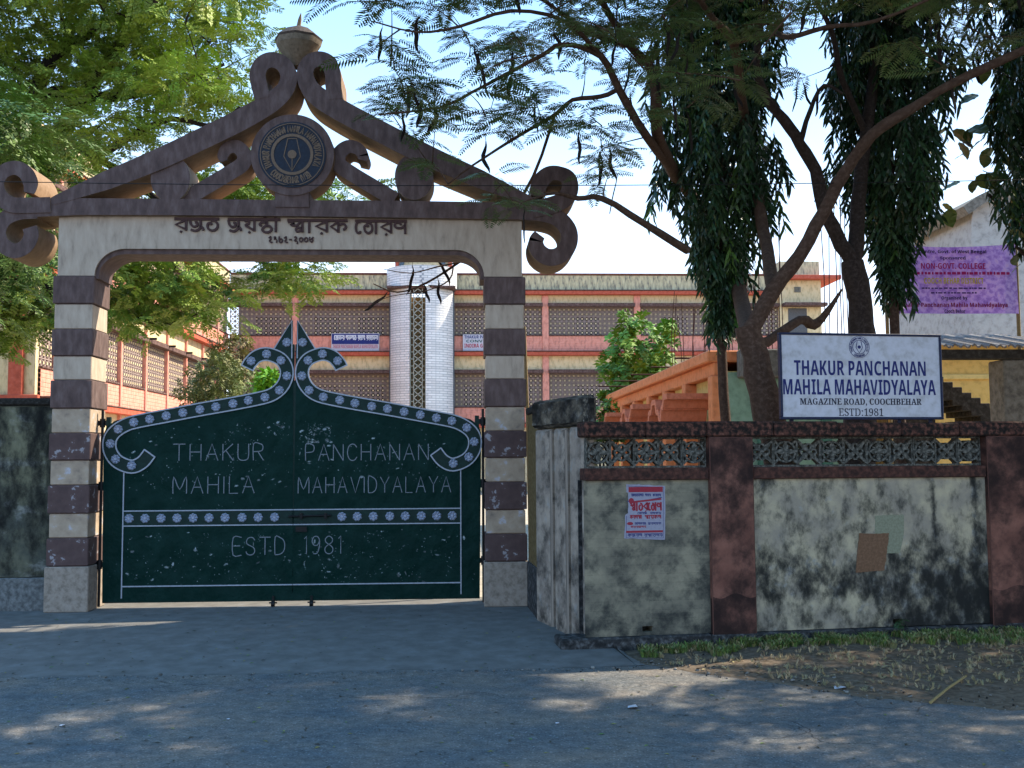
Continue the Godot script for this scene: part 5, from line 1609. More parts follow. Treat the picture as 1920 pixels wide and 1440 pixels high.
# one feathery twice-cut leaf along +x, drooping at the end
func fern_leaf(r: RandomNumberGenerator) -> ArrayMesh:
	var v := PackedVector3Array()
	var pairs := 15
	var L := 0.46
	var path := func(t: float) -> Vector3: return Vector3(L * t * (1.0 - 0.12 * t), 0.05 * t - 0.17 * t * t, 0)
	for k in pairs:
		var t := 0.16 + 0.84 * k / (pairs - 1.0)
		var o: Vector3 = path.call(t)
		var d: Vector3 = (path.call(minf(t + 0.05, 1.0)) - path.call(t - 0.05)).normalized()
		var len := 0.105 * sin(PI * (0.18 + 0.74 * (k + 0.5) / pairs)) + 0.012
		for s in [-1.0, 1.0]:
			var dir := (d * 0.42 + Vector3(0, -0.16 + r.randf_range(-0.12, 0.12), s)).normalized()
			var w := d * 0.0105
			var e := o + dir * len
			var m := o + dir * len * 0.5 + Vector3(0, 0.006, 0)
			v.append_array([o, m + w, m - w, m - w, m + w, e])
	for k in 6:
		var a: Vector3 = path.call(k / 6.0)
		var b: Vector3 = path.call((k + 1) / 6.0)
		var w := Vector3(0, 0, 0.003)
		v.append_array([a - w, a + w, b, a + Vector3(0, -0.004, 0), a + Vector3(0, 0.004, 0), b])
	return tris_mesh(v)

# a spray of small oval leaflets along +x
func spray(r: RandomNumberGenerator, L: float, pins: int, per: int, ll: float, lw: float) -> ArrayMesh:
	var v := PackedVector3Array()
	for k in pins:
		var t := 0.25 + 0.75 * k / (pins - 1.0)
		var o := Vector3(L * t, -0.16 * L * t * t, 0)
		for s in [-1.0, 1.0]:
			var dir := Vector3(0.55 + r.randf_range(-0.15, 0.15), r.randf_range(-0.45, 0.05), s).normalized()
			var pl := L * 0.42 * (1.0 - 0.45 * t) * r.randf_range(0.8, 1.2)
			for j in per:
				var q := o + dir * pl * (0.25 + 0.75 * j / (per - 1.0)) + Vector3(0, -0.25 * pl * pow(float(j) / per, 2.0), 0)
				for z in [-1.0, 1.0]:
					var side = dir.cross(Vector3.UP).normalized() * z
					var ld = (dir * 0.5 + side + Vector3(0, r.randf_range(-0.5, 0.25), 0)).normalized()
					var wv = ld.cross(Vector3(r.randf_range(-0.4, 0.4), 1, r.randf_range(-0.4, 0.4))).normalized() * lw * 0.5
					var e = q + ld * ll
					var m = q + ld * ll * 0.5
					v.append_array([q, m + wv, m - wv, m - wv, m + wv, e])
	return tris_mesh(v)

# a drooping twig of long wavy leaves, hanging along -y
func mast_twig(r: RandomNumberGenerator) -> ArrayMesh:
	var v := PackedVector3Array()
	for k in 13:
		var t := k / 12.0
		var o := Vector3(0.10 * t, -0.46 * t, 0)
		var an := k * 2.4 + r.randf_range(-0.4, 0.4)
		var dir := Vector3(cos(an) * 0.42 + 0.12, -0.9 + r.randf_range(-0.15, 0.2), sin(an) * 0.42).normalized()
		var L := r.randf_range(0.15, 0.24)
		var wv := dir.cross(Vector3(cos(an + 1.0), 0.3, sin(an + 1.0))).normalized() * r.randf_range(0.015, 0.021)
		var nn := wv.cross(dir).normalized()
		var pr := [0.0, 0.12, 0.35, 0.6, 0.82, 1.0]
		var ww := [0.05, 0.7, 1.0, 0.85, 0.45, 0.02]
		for j in 5:
			var a = o + dir * L * pr[j] + nn * 0.008 * sin(j * 2.6 + k)
			var b = o + dir * L * pr[j + 1] + nn * 0.008 * sin((j + 1) * 2.6 + k)
			v.append_array([a - wv * ww[j], a + wv * ww[j], b + wv * ww[j + 1], a - wv * ww[j], b + wv * ww[j + 1], b - wv * ww[j + 1]])
	return tris_mesh(v)

# a broad rounded leaf along +x with a crease and wavy edge
func broad_leaf() -> ArrayMesh:
	var v := PackedVector3Array()
	var n := 10
	for s in [-1.0, 1.0]:
		for k in n:
			var q := []
			for kk in [k, k + 1]:
				var t := float(kk) / n
				var w := 0.36 * pow(sin(PI * pow(t, 0.8)), 0.75)
				q.append([Vector3(t, -0.18 * t * t, 0), Vector3(t, -0.18 * t * t + 0.13 * w + 0.02 * sin(kk * 2.2), w * s)])
			v.append_array([q[0][0], q[0][1], q[1][1], q[0][0], q[1][1], q[1][0]])
	for s in [1.0]:
		v.append_array([Vector3(-0.15, 0.04, 0), Vector3(0, 0, 0.012), Vector3(0, 0, -0.012)])
	return tris_mesh(v)

# small glossy shrub leaf cluster
func shrub_tuft(r: RandomNumberGenerator, n: int, L: float, w: float) -> ArrayMesh:
	var v := PackedVector3Array()
	for k in n:
		var an := k * 2.4 + r.randf()
		var dir := Vector3(cos(an), r.randf_range(-0.3, 0.8), sin(an)).normalized()
		var wv := dir.cross(Vector3.UP).normalized() * w
		var o := Vector3(0, 0.05 * k / n, 0)
		var m := o + dir * L * 0.5 + Vector3(0, 0.01, 0)
		var e := o + dir * L - Vector3(0, L * 0.2, 0)
		v.append_array([o, m + wv, m, o, m, m - wv, m + wv, e, m, m, e, m - wv])
	return tris_mesh(v)

func frame(dir: Vector3, size: float, at: Vector3, roll := 0.0) -> Transform3D:
	var x := dir.normalized()
	var z := x.cross(Vector3.UP)
	z = z.normalized() if z.length() > 0.05 else Vector3.BACK
	var y := z.cross(x).normalized()
	return Transform3D(Basis(x, y, z).rotated(x, roll).scaled(Vector3.ONE * size), at)

func tint(c: Color, k: float) -> Color:
	var f := 1.0 + rng.randf_range(-k, k)
	return Color(c.r * f * (1.0 + rng.randf_range(-k, k) * 0.5), c.g * f, c.b * f * (1.0 + rng.randf_range(-k, k) * 0.4))

func inside(poly: PackedVector2Array, q: Vector2) -> bool:
	return Geometry2D.is_point_in_polygon(q, poly)

func nearest(paths: Array, q: Vector3) -> Vector3:
	var best := 1e9
	var at := q
	for p in paths:
		for e in p:
			# prefer wood that lies lower and inward, so that twigs rise outwards
			var d: float = e.distance_squared_to(q) + (0.3 if e.y > q.y + 0.2 else 0.0)
			if d < best:
				best = d; at = e
	return at

func by_reach(paths: Array, crown: Array) -> Array:
	var keyed := []
	for c in crown:
		keyed.append([nearest(paths, c).distance_squared_to(c), c])
	keyed.sort_custom(func(a, b): return a[0] < b[0])
	return keyed.map(func(e): return e[1])

func twig_to(b: B, from: Vector3, to: Vector3, r0: float) -> PackedVector3Array:
	var mid := (from + to) / 2.0 + Vector3(rng.randf_range(-1, 1), rng.randf_range(-0.2, 1.2), rng.randf_range(-1, 1)) * from.distance_to(to) * 0.13
	var ps := PackedVector3Array()
	for k in 5:
		var t := k / 4.0
		ps.append(from.lerp(mid, t).lerp(mid.lerp(to, t), t))
	b.tube(ps, [r0, r0 * 0.8, r0 * 0.6, r0 * 0.45, r0 * 0.3], 5, false)
	return ps

func pod_mesh(r: RandomNumberGenerator) -> ArrayMesh:
	var b := B.new()
	var L := r.randf_range(0.26, 0.42)
	var k := r.randf_range(-0.05, 0.05)
	var pp := PackedVector2Array()
	var hw := []
	for i in 8:
		var t := i / 7.0
		pp.append(Vector2(k * sin(t * PI) + 0.012 * sin(t * 9.0), -0.03 - L * t))
		hw.append([0.004, 0.009, 0.016, 0.019, 0.019, 0.018, 0.013, 0.003][i])
	b.band(pp, hw, -0.004, 0.004)
	b.bar(Vector3(0, 0.03, 0), Vector3(0, -0.035, 0), 0.003, 4)
	return b.mesh()

# flat-topped feathery tree: limbs given, crown points joined to them by twigs, leaves and pods at the twigs
func feather_tree(o: Node3D, limbs: Array, crown: Array, key: String, col: Color, pods: int, per: int, spread := 0.34) -> void:
	var bm := bark(key, col)
	var tb := B.new()
	var paths := []
	for a in limbs:
		paths.append(limb(tb, a))
	part(o, "trunk", tb, bm)
	var br := B.new()
	var xs := [[], [], []]
	var cs := [[], [], []]
	var tips := []
	crown = by_reach(paths, crown)
	for c in crown:
		var f := nearest(paths, c)
		var ps := twig_to(br, f, c, clampf(0.006 + 0.007 * f.distance_to(c), 0.006, 0.02))
		paths.append(ps)
		tips.append(c)
		if rng.randf() < 0.6:
			tips.append(ps[3])
		var much := per if c.y < 6.5 else per * 3
		for k in much:
			var at: Vector3 = ps[4 if k < much * 0.65 else 3] + Vector3(rng.randf_range(-1, 1), rng.randf_range(-0.4, 0.4), rng.randf_range(-1, 1)) * spread * 0.25
			var an := rng.randf() * TAU
			var dir := Vector3(cos(an), rng.randf_range(-0.05, 0.4), sin(an))
			var w := rng.randi() % 3
			xs[w].append(frame(dir, rng.randf_range(0.75, 1.25) * spread / 0.34, at, rng.randf_range(-0.35, 0.35)))
			cs[w].append(tint(Color(0.075, 0.135, 0.04), 0.3))
	part(o, "branches", br, bm)
	var lr := RandomNumberGenerator.new()
	lr.seed = 71
	var lm := leafmat("feather leaf", Color(0.12, 0.2, 0.05))
	for w in 3:
		copies(o, "foliage", fern_leaf(lr), lm, xs[w], cs[w])
	if pods > 0:
		var pm := [pod_mesh(lr), pod_mesh(lr), pod_mesh(lr), pod_mesh(lr)]
		var pmat := M("pod brown", Color(0.10, 0.065, 0.055), 0.7, 0.2, 0.3, 0.0)
		for k in mini(pods, tips.size() * 2):
			var p := part(o, "seed_pod", pm[k % 4], pmat)
			p.position = tips[(k * 7) % tips.size()] + Vector3(rng.randf_range(-0.12, 0.12), rng.randf_range(-0.06, 0.02), rng.randf_range(-0.12, 0.12))
			p.rotation = Vector3(rng.randf_range(-0.3, 0.3), rng.randf() * TAU, rng.randf_range(-0.3, 0.3))
			p.scale = Vector3.ONE * rng.randf_range(0.85, 1.25)

# column of drooping leaves round a straight stem
func mast_tree(o: Node3D, base: Vector3, bottom: float, top: float, rad: float, count: int, sd: int) -> void:
	rng.seed = sd
	var tb := B.new()
	limb(tb, [base.x, base.y, base.z, 0.085, base.x + 0.03, 1.6, base.z, 0.075, base.x - 0.02, 3.2, base.z, 0.065, base.x, (bottom + top) / 2.0, base.z, 0.05, base.x, top, base.z, 0.012])
	var bm := bark("mast bark", Color(0.27, 0.2, 0.16))
	part(o, "trunk", tb, bm)
	var br := B.new()
	var xs := []
	var cs := []
	for k in count:
		var t := pow(rng.randf(), 0.9)
		var y := lerpf(bottom, top, t)
		var an := rng.randf() * TAU
		var lump := 1.0 + 0.22 * sin(an * 3.0 + y * 2.1 + sd) + 0.16 * sin(y * 4.3 + sd)
		var R := rad * lump * (0.14 + 0.86 * sstep(0.04, 0.26, t)) * (1.0 - 0.35 * sstep(0.6, 1.0, t))
		var rr := R * sqrt(rng.randf_range(0.08, 1.0))
		var at := Vector3(base.x + cos(an) * rr, y, base.z + sin(an) * rr)
		if k % 5 == 0:
			br.tube(PackedVector3Array([Vector3(base.x, y + rr * 0.5, base.z), Vector3(base.x, y + rr * 0.5, base.z).lerp(at, 0.5) + Vector3(0, 0.03, 0), at]), [0.01, 0.007, 0.004], 4, false)
		var b := Basis(Vector3.UP, -an + rng.randf_range(-0.5, 0.5)).rotated(Vector3(sin(an), 0, -cos(an)), rng.randf_range(-0.15, 0.3)).scaled(Vector3.ONE * rng.randf_range(0.75, 1.25))
		xs.append(Transform3D(b, at + Vector3(0, 0.2, 0)))
		cs.append(tint(Color(0.026, 0.056, 0.022), 0.45) if rng.randf() < 0.93 else tint(Color(0.07, 0.14, 0.03), 0.3))
	part(o, "branches", br, bm)
	var lr := RandomNumberGenerator.new()
	lr.seed = sd + 5
	var lm := leafmat("mast leaf", Color(0.05, 0.1, 0.02), 0.35)
	var h := xs.size() / 2
	copies(o, "foliage", mast_twig(lr), lm, xs.slice(0, h), cs.slice(0, h))
	copies(o, "foliage", mast_twig(lr), lm, xs.slice(h), cs.slice(h))

# spreading tree with sprays of small leaves: crown clusters joined to the given limbs
func spray_tree(o: Node3D, limbs: Array, crown: Array, per: int, size: float, col: Color, key: String) -> void:
	var bm := bark(key, Color(0.17, 0.13, 0.11))
	var tb := B.new()
	var paths := []
	for a in limbs:
		paths.append(limb(tb, a))
	part(o, "trunk", tb, bm)
	var br := B.new()
	var xs := [[], []]
	var cs := [[], []]
	crown = by_reach(paths, crown)
	for c in crown:
		var f := nearest(paths, c)
		var d := f.distance_to(c)
		var ps := twig_to(br, f, c, clampf(0.008 + 0.012 * d, 0.008, 0.05))
		if d > 0.5:
			paths.append(ps)
		var tone := tint(col, 0.22)
		for k in per:
			var at: Vector3 = c + Vector3(rng.randfn(0, 0.42), rng.randfn(0, 0.2), rng.randfn(0, 0.42)) * size / 0.5
			var dir := Vector3(at.x - c.x, rng.randf_range(-0.35, 0.25), at.z - c.z)
			var w := rng.randi() % 2
			xs[w].append(frame(dir, rng.randf_range(0.8, 1.25), at, rng.randf_range(-0.6, 0.6)))
			cs[w].append(tint(tone, 0.18))
	part(o, "branches", br, bm)
	var lr := RandomNumberGenerator.new()
	lr.seed = 17
	var lm := leafmat("spray leaf", Color(0.2, 0.3, 0.05))
	for w in 2:
		copies(o, "foliage", spray(lr, size, 5, 5, 0.062, 0.034), lm, xs[w], cs[w])

func in_prism(poly: PackedVector2Array, z0: float, z1: float, n: int, zref: float) -> Array:
	# points in an upright prism; the outline holds at depth zref and widens with distance as the crown does
	var lo := Vector2(INF, INF)
	var hi := -lo
	for q in poly:
		lo = lo.min(q); hi = hi.max(q)
	var out := []
	var guard := 0
	while out.size() < n and guard < n * 30:
		guard += 1
		var q := Vector2(rng.randf_range(lo.x, hi.x), rng.randf_range(lo.y, hi.y))
		if inside(poly, q):
			out.append(Vector3(q.x, q.y, rng.randf_range(z0, z1)))
	return out

func build_trees() -> void:
	rng.seed = 5
	# big spreading tree behind the gate
	var a := thing("spreading_tree", "large spreading tree with fine sunlit leaves rising behind the gate", "tree")
	var limbs := [
		[-10.4, 0, -9.5, 0.42, -10.2, 2.5, -9.4, 0.36, -9.9, 4.6, -9.4, 0.3, -9.2, 6.6, -9.6, 0.26, -8.4, 8.6, -9.8, 0.2, -7.4, 10.4, -9.9, 0.14, -6.4, 12.0, -10.2, 0.08],
		[-9.306, 8.029, -9.5, 0.233, -8.979, 8.946, -9.7, 0.201, -8.537, 9.479, -9.8, 0.169, -7.963, 9.406, -9.9, 0.135, -7.169, 9.569, -10.2, 0.103, -6.609, 9.875, -10.6, 0.082, -6.14, 10.21, -11, 0.053, -5.363, 10.666, -11.2, 0.036],
		[-9.144, 8.513, -9.6, 0.167, -8.193, 8.323, -9.4, 0.132, -7.466, 7.954, -9.2, 0.098, -6.764, 8.254, -9, 0.076, -5.859, 8.596, -8.8, 0.059, -4.956, 8.385, -8.6, 0.042, -4.411, 8.75, -8.5, 0.026],
		[-9.097, 5.887, -9.4, 0.188, -8.577, 5.412, -9.2, 0.142, -7.96, 4.946, -9, 0.097, -7.047, 4.723, -8.8, 0.064, -6.459, 4.546, -8.6, 0.048, -5.91, 4.364, -8.5, 0.032, -5.394, 4.448, -8.5, 0.021],
		[-9.084, 8.773, -9.7, 0.168, -8.798, 10.155, -10, 0.147, -7.992, 10.953, -10.2, 0.114, -7.044, 11.652, -10.4, 0.081, -6.308, 12.608, -10.6, 0.058],
		[-8.193, 8.323, -9.4, 0.099, -7.162, 7.736, -9.6, 0.078, -5.995, 6.886, -9.8, 0.062, -4.896, 6.115, -9.9, 0.045, -3.905, 5.794, -10, 0.034, -3.341, 5.623, -10, 0.017],
	]
	var pts := in_prism(v2([-12.868, 15.401, -6.195, 15.566, -5.182, 13.052, -4.626, 11.629, -4.477, 10.564, -4.735, 9.384, -5.291, 8.677, -6.069, 8.089, -7.067, 7.619, -12.546, 6.899]), -13.0, -6.5, 250, -10.0)
	pts.append_array(in_prism(v2([-7.083, 5.706, -5.334, 5.799, -5.005, 5.167, -4.416, 5.005, -4.336, 4.516, -4.993, 4.321, -5.214, 4.95, -5.844, 4.515, -7.005, 4.515]), -9.6, -7.6, 24, -9.0))
	pts.append_array(in_prism(v2([-10.938, 6.667, -8.228, 5.594, -8.264, 4.515, -8.671, 4.085, -10.849, 4.087]), -10.5, -7.5, 34, -9.0))
	pts.append_array(in_prism(v2([-3.997, 6, -3.175, 6.026, -3.45, 5.245, -3.789, 5.45]), -10.2, -9.4, 5, -9.0))
	pts.append_array(in_prism(v2([-6.069, 8.089, -2.335, 7.593, -1.991, 7.188, -2.33, 6.722, -6.046, 6.704]), -12.5, -9.8, 34, -10.0))
	spray_tree(a, limbs, pts, 21, 0.42, Color(0.21, 0.29, 0.045), "dark bark")
	# feathery pod tree behind the boundary wall
	rng.seed = 21
	var g := thing("pod_tree", "feathery-leaved tree hung with brown pods leaning over the gate from behind the wall", "tree")
	limbs = [
		[3.52, 0, 1.0, 0.23, 3.5, 1.0, 1.0, 0.2, 3.36, 1.9, 1.0, 0.165, 3.22, 2.6, 1.0, 0.15, 3.1, 3.1, 1.0, 0.14],
		[3.117, 3.044, 1, 0.096, 3.361, 3.477, 1.1, 0.09, 3.596, 3.828, 1.3, 0.077, 3.796, 4.257, 1.5, 0.07, 3.959, 4.628, 1.7, 0.066, 4.127, 4.899, 2, 0.062, 4.347, 5.053, 2.2, 0.056, 4.636, 5.216, 2.4, 0.045, 5.016, 5.392, 2.6, 0.048, 5.52, 5.571, 3, 0.037, 6.079, 5.993, 3.4, 0.027, 6.536, 6.464, 3.8, 0.017],
		[3.117, 3.044, 1, 0.096, 3.48, 3.655, -0.6, 0.104, 3.634, 4.671, -1.9, 0.1, 3.2, 5.25, -1.9, 0.093, 2.652, 5.268, -0.6, 0.081, 2.166, 5.302, 0.9, 0.066, 2.127, 5.891, 1, 0.057, 1.849, 6.16, 1.1, 0.045, 1.577, 6.529, 1.2, 0.036, 1.343, 6.886, 1.4, 0.027, 0.97, 7.362, 1.8, 0.018],
		[2.652, 5.268, -0.6, 0.058, 2.033, 5.185, 1, 0.045, 1.704, 5.646, 1.2, 0.042, 1.479, 5.934, 1.4, 0.036, 1.079, 6.009, 1.5, 0.027, 0.843, 5.886, 1.5, 0.022, 0.393, 5.603, 1.6, 0.019, 0.105, 5.406, 1.7, 0.016, -0.212, 5.218, 1.8, 0.013, -0.818, 5.102, 1.9, 0.008],
		[1.704, 5.646, 1.2, 0.028, 1.529, 5.633, 1, 0.026, 1.235, 5.629, 0.9, 0.023, 1.033, 5.459, 0.9, 0.02, 0.562, 5.174, 0.9, 0.017, 0.111, 4.873, 0.9, 0.011, -0.139, 4.676, 0.9, 0.009],
		[2.53, 3.991, 0.7, 0.047, 2.001, 4.222, 1, 0.04, 1.51, 4.45, 1.2, 0.033, 1.242, 4.423, 1.3, 0.028, 0.97, 4.426, 1.5, 0.016, 0.741, 4.344, 1.6, 0.011],
		[3.361, 3.477, 1.1, 0.073, 3.711, 4.551, -0.4, 0.077, 3.71, 5.64, -0.9, 0.073, 3.342, 6.013, 0.1, 0.061, 3.094, 6.383, 0.7, 0.052, 2.758, 6.422, 1.2, 0.036, 2.226, 6.154, 2.5, 0.024, 1.749, 6.667, 2.9, 0.016],
		[3.094, 6.383, 0.7, 0.035, 3.337, 6.204, 1.4, 0.03, 3.145, 5.695, 2.5, 0.024, 3.438, 5.719, 2.7, 0.022, 3.815, 5.69, 2.9, 0.016, 4.282, 5.812, 3.2, 0.011],
		[1.479, 5.934, 1.4, 0.025, 1.067, 6.125, 1.8, 0.021, 0.504, 6.051, 2.2, 0.018, -0.016, 5.754, 2.5, 0.015, -0.408, 5.613, 2.7, 0.01, -0.791, 5.665, 2.8, 0.007],
		[1.849, 6.16, 1.1, 0.025, 1.347, 6.229, 1.3, 0.022, 0.868, 6.437, 1.6, 0.019, 0.197, 6.573, 2, 0.015, -0.523, 6.576, 2.4, 0.01],
		[2.745, 6.148, 2.3, 0.03, 2.71, 6.531, 3, 0.023, 2.78, 6.724, 4, 0.016, 2.836, 6.586, 5, 0.011],
		[1.033, 5.459, 0.9, 0.017, 0.907, 5.215, -0.7, 0.02, 0.453, 4.579, -1.2, 0.02, -0.03, 4.215, -1.2, 0.017, -0.441, 3.95, -1.2, 0.014, -0.816, 3.825, -1.2, 0.01, -1.123, 3.935, -1.2, 0.007],
		[-0.03, 4.215, -1.2, 0.014, -0.302, 4.139, -1.1, 0.01, -0.637, 4.038, -1, 0.007, -0.972, 4.085, -1, 0.005],
		[-0.099, 4.173, -1.2, 0.01, -0.154, 3.985, -1.2, 0.01, -0.438, 3.83, -1.1, 0.007, -0.911, 3.754, -1.1, 0.005, -1.181, 3.624, -1.1, 0.003],
		[3.115, 2.939, 1, 0.062, 3.441, 2.985, 0.6, 0.059, 3.945, 3.28, 0.2, 0.055, 4.171, 3.243, 0, 0.062, 4.336, 3.403, 0, 0.043, 4.538, 3.684, 0, 0.009],
	]
	pts = in_prism(v2([-1.19, 6.553, -0.578, 6.852, 2.373, 6.904, 2.335, 4.815, 1.767, 4.64, 1.206, 4.806, 0.534, 4.631, 0.089, 4.797, -0.354, 4.992, -0.797, 5.073, -1.156, 5.211, -0.964, 5.582, -1.131, 5.865, -1.244, 6.207]), 0.3, 2.9, 92, 1.4)
	pts.append_array(in_prism(v2([2.022, 6.605, 3.329, 6.628, 3.083, 5.518, 2.963, 5.025, 2.475, 4.857, 1.998, 5.178]), 1.2, 3.6, 17, 2.0))
	pts.append_array(in_prism(v2([3.989, 6.64, 5.77, 6.671, 5.724, 5.606, 4.607, 5.316, 4.079, 5.972]), 1.2, 3.6, 20, 2.0))
	pts.append_array(in_prism(v2([-0.074, 4.679, 0.783, 4.686, 1.051, 4.524, 0.727, 4.303, 0.032, 4.462]), 1.0, 1.9, 3, 1.8))
	# the crown above and beyond the frame that shades the road
	pts.append_array(in_prism(v2([-1.93, 8.521, 1.848, 9.425, 9.253, 9.417, 9.656, 6.739, 5.653, 6.556, 2.349, 6.722, -0.862, 6.664]), 1.9, 6.2, 400, 2.0))
	for k in 300:
		pts.append(Vector3(rng.randf_range(1.5, 10.0), rng.randf_range(7.9, 9.8), rng.randf_range(-1.5, 4.0)))
	feather_tree(g, limbs, pts, "reddish bark", Color(0.29, 0.215, 0.17), 280, 6)
	# pods on the bare twig that hangs below the arch
	var hr := RandomNumberGenerator.new()
	hr.seed = 6
	for q in [[-0.36, 4.28, 0.5], [-0.62, 4.2, -0.2], [-0.3, 4.02, 0.1], [-0.92, 3.84, -0.9], [-0.5, 3.96, 0.3]]:
		var hp := part(g, "seed_pod", pod_mesh(hr), mats["pod brown"])
		hp.position = Vector3(q[0], q[1], -1.17)
		hp.rotation.z = q[2]
	# forked tree behind the signboard
	rng.seed = 33
	var y := thing("forked_tree", "dark forked tree rising behind the signboard between the two mast trees", "tree")
	limbs = [
		[4.723, 0.462, -0.2, 0.208, 4.772, 2.045, -0.2, 0.189, 4.843, 3.075, -0.2, 0.164, 4.82, 3.594, -0.2, 0.145, 4.742, 4.051, -0.2, 0.132],
		[4.742, 4.051, -0.2, 0.094, 4.517, 4.356, -0.1, 0.087, 4.34, 4.657, 0, 0.08, 4.255, 5.111, 0, 0.074, 4.035, 5.404, 0.1, 0.067, 3.817, 5.66, 0.2, 0.061, 3.54, 5.976, 0.3, 0.048, 3.458, 6.448, 0.4, 0.036, 3.54, 7.061, 0.6, 0.026],
		[4.742, 4.051, -0.2, 0.107, 4.86, 4.468, -0.3, 0.095, 4.942, 5.027, -0.4, 0.089, 5.092, 5.735, -0.5, 0.077, 5.265, 6.669, -0.6, 0.065, 5.189, 7.411, -0.7, 0.052, 5.049, 8.455, -0.8, 0.033],
		[4.035, 5.404, 0.1, 0.037, 4.105, 5.758, 0.3, 0.027, 4.236, 6.011, 0.4, 0.021, 4.417, 5.881, 0.5, 0.015],
		[5.092, 5.735, -0.5, 0.045, 4.69, 6.304, -0.2, 0.038, 4.5, 6.823, 0, 0.031, 4.242, 7.128, 0.2, 0.024, 3.989, 7.42, 0.4, 0.018],
	]
	pts = in_prism(v2([3.751, 8.666, 6.943, 8.733, 7.004, 6.944, 4.822, 6.239, 4.522, 5.103, 3.994, 5.099, 3.831, 6.495]), -1.2, 1.0, 15, -0.2)
	feather_tree(y, limbs, pts, "grey bark", Color(0.2, 0.16, 0.14), 40, 6)
	# three mast trees
	var names := ["drooping mast tree behind the wall pier, partly hidden by the pod tree's branches", "drooping mast tree hanging in front of the purple banner", "drooping mast tree standing beside the cement post of the lean-to"]
	var spec := [[3.34, -1.0, 3.45, 10.5, 0.68, 1350], [5.6, -1.0, 3.95, 10.5, 0.7, 1350], [7.9, -1.2, 3.9, 10.5, 0.75, 1200]]
	for k in 3:
		var m := thing("mast_tree", names[k], "tree", Vector3.ZERO, 0, "mast trees behind the wall")
		mast_tree(m, Vector3(spec[k][0], 0, spec[k][1]), spec[k][2], spec[k][3], spec[k][4], spec[k][5], 60 + k)
	# broad-leaved tree at the banner's far end
	rng.seed = 44
	var bt := thing("broad_leaf_tree", "tree with very large rounded leaves beside the banner", "tree")
	var tb := B.new()
	limb(tb, [8.3, 0, -2.2, 0.1, 8.2, 2.5, -2.2, 0.09, 8.05, 4.5, -2.0, 0.07, 7.7, 5.8, -1.8, 0.05, 7.3, 6.6, -1.6, 0.03])
	limb(tb, [8.05, 4.5, -2.0, 0.05, 7.6, 4.9, -1.6, 0.035, 7.1, 5.2, -1.4, 0.02])
	limb(tb, [8.1, 4.0, -2.1, 0.04, 7.7, 4.3, -1.5, 0.03, 7.35, 4.45, -1.2, 0.018])
	part(bt, "trunk", tb, bark("grey bark", Color.WHITE))
	var xs := []
	var cs := []
	for r in [[v2([6.512, 7.226, 7.495, 7.314, 7.496, 5.512, 7.04, 5.361, 6.75, 5.581, 6.396, 6.099]), 34], [v2([7.092, 4.769, 7.541, 4.808, 7.555, 4.256, 7.22, 4.255]), 5], [v2([6.625, 5.21, 6.81, 5.196, 6.767, 5.026]), 2]]:
		for q in in_prism(r[0], -2.0, -1.2, r[1], -1.6):
			var an := rng.randf() * TAU
			xs.append(frame(Vector3(cos(an), rng.randf_range(-0.8, -0.1), sin(an)), rng.randf_range(0.2, 0.34), q, rng.randf_range(-0.7, 0.7)))
			cs.append(tint(Color(0.06, 0.1, 0.025), 0.3))
	copies(bt, "foliage", broad_leaf(), leafmat("broad leaf", Color(0.12, 0.18, 0.03)), xs, cs)
	# courtyard shrubs
	shrub("leafy_shrub", "bright green leafy shrub standing in the courtyard beside the orange hall", v2([3.671, 2.509, 3.69, 4.053, 4.011, 4.759, 4.234, 5.54, 4.659, 5.469, 4.931, 4.617, 5.224, 5.185, 5.512, 5.327, 5.634, 4.191, 5.572, 3.062, 4.685, 2.504]), -15, 1.3, 420, Color(0.12, 0.23, 0.025), 0.2, 0.05, 91)
	shrub("low_shrub", "low dark green shrub in front of the college block near the hall", v2([2.976, 2.419, 3.068, 2.792, 3.419, 2.853, 3.665, 2.54, 3.658, 2.043, 2.971, 2.047]), -12, 0.5, 60, Color(0.06, 0.12, 0.025), 0.16, 0.04, 92)
	shrub("feathery_bush", "pale yellow-green feathery bush in front of the sunlit wing", v2([-6.994, 2.528, -6.816, 3.587, -6.43, 3.985, -5.911, 4.385, -5.445, 3.983, -5.345, 3.317, -5.493, 2.521]), -14, 1.0, 700, Color(0.17, 0.19, 0.07), 0.13, 0.02, 93)
	shrub("dry_bush", "dry brownish bush crown behind the feathery bush", v2([-6.95, 4.101, -6.89, 4.994, -6.159, 5.218, -5.711, 4.62, -5.85, 3.95, -6.434, 3.803]), -17, 0.8, 300, Color(0.16, 0.13, 0.05), 0.12, 0.02, 94)
	shrub("drooping_palm", "small bright green drooping plant seen through the gate's top scroll", v2([-6.252, 3.364, -6.211, 4.101, -5.971, 4.314, -5.516, 4.247, -5.477, 3.525]), -20, 0.5, 120, Color(0.16, 0.36, 0.02), 0.4, 0.04, 95)
	rng.seed = 77
	# trees of the roadside outside the frame that keep the road in broken shade
	for k in 4:
		var at: Vector3 = [Vector3(9.6, 0, 3.4), Vector3(12.5, 0, 0.5), Vector3(10.6, 0, 7.2), Vector3(-8.5, 0, -2.5)][k]
		var t := thing("roadside_tree", ["broad shade tree on the verge past the last wall pier", "shade tree growing inside the boundary wall past the lean-to", "shade tree at the edge of the road past the last wall pier", "shade tree inside the black-stained side wall"][k], "tree", Vector3.ZERO, 0, "shade trees along the road")
		var lb := [[at.x, -0.1, at.z, 0.2, at.x + 0.1, 2.2, at.z, 0.17, at.x - 0.2, 4.2, at.z + 0.1, 0.13, at.x - 0.5, 6.0, at.z, 0.08]]
		var cr := []
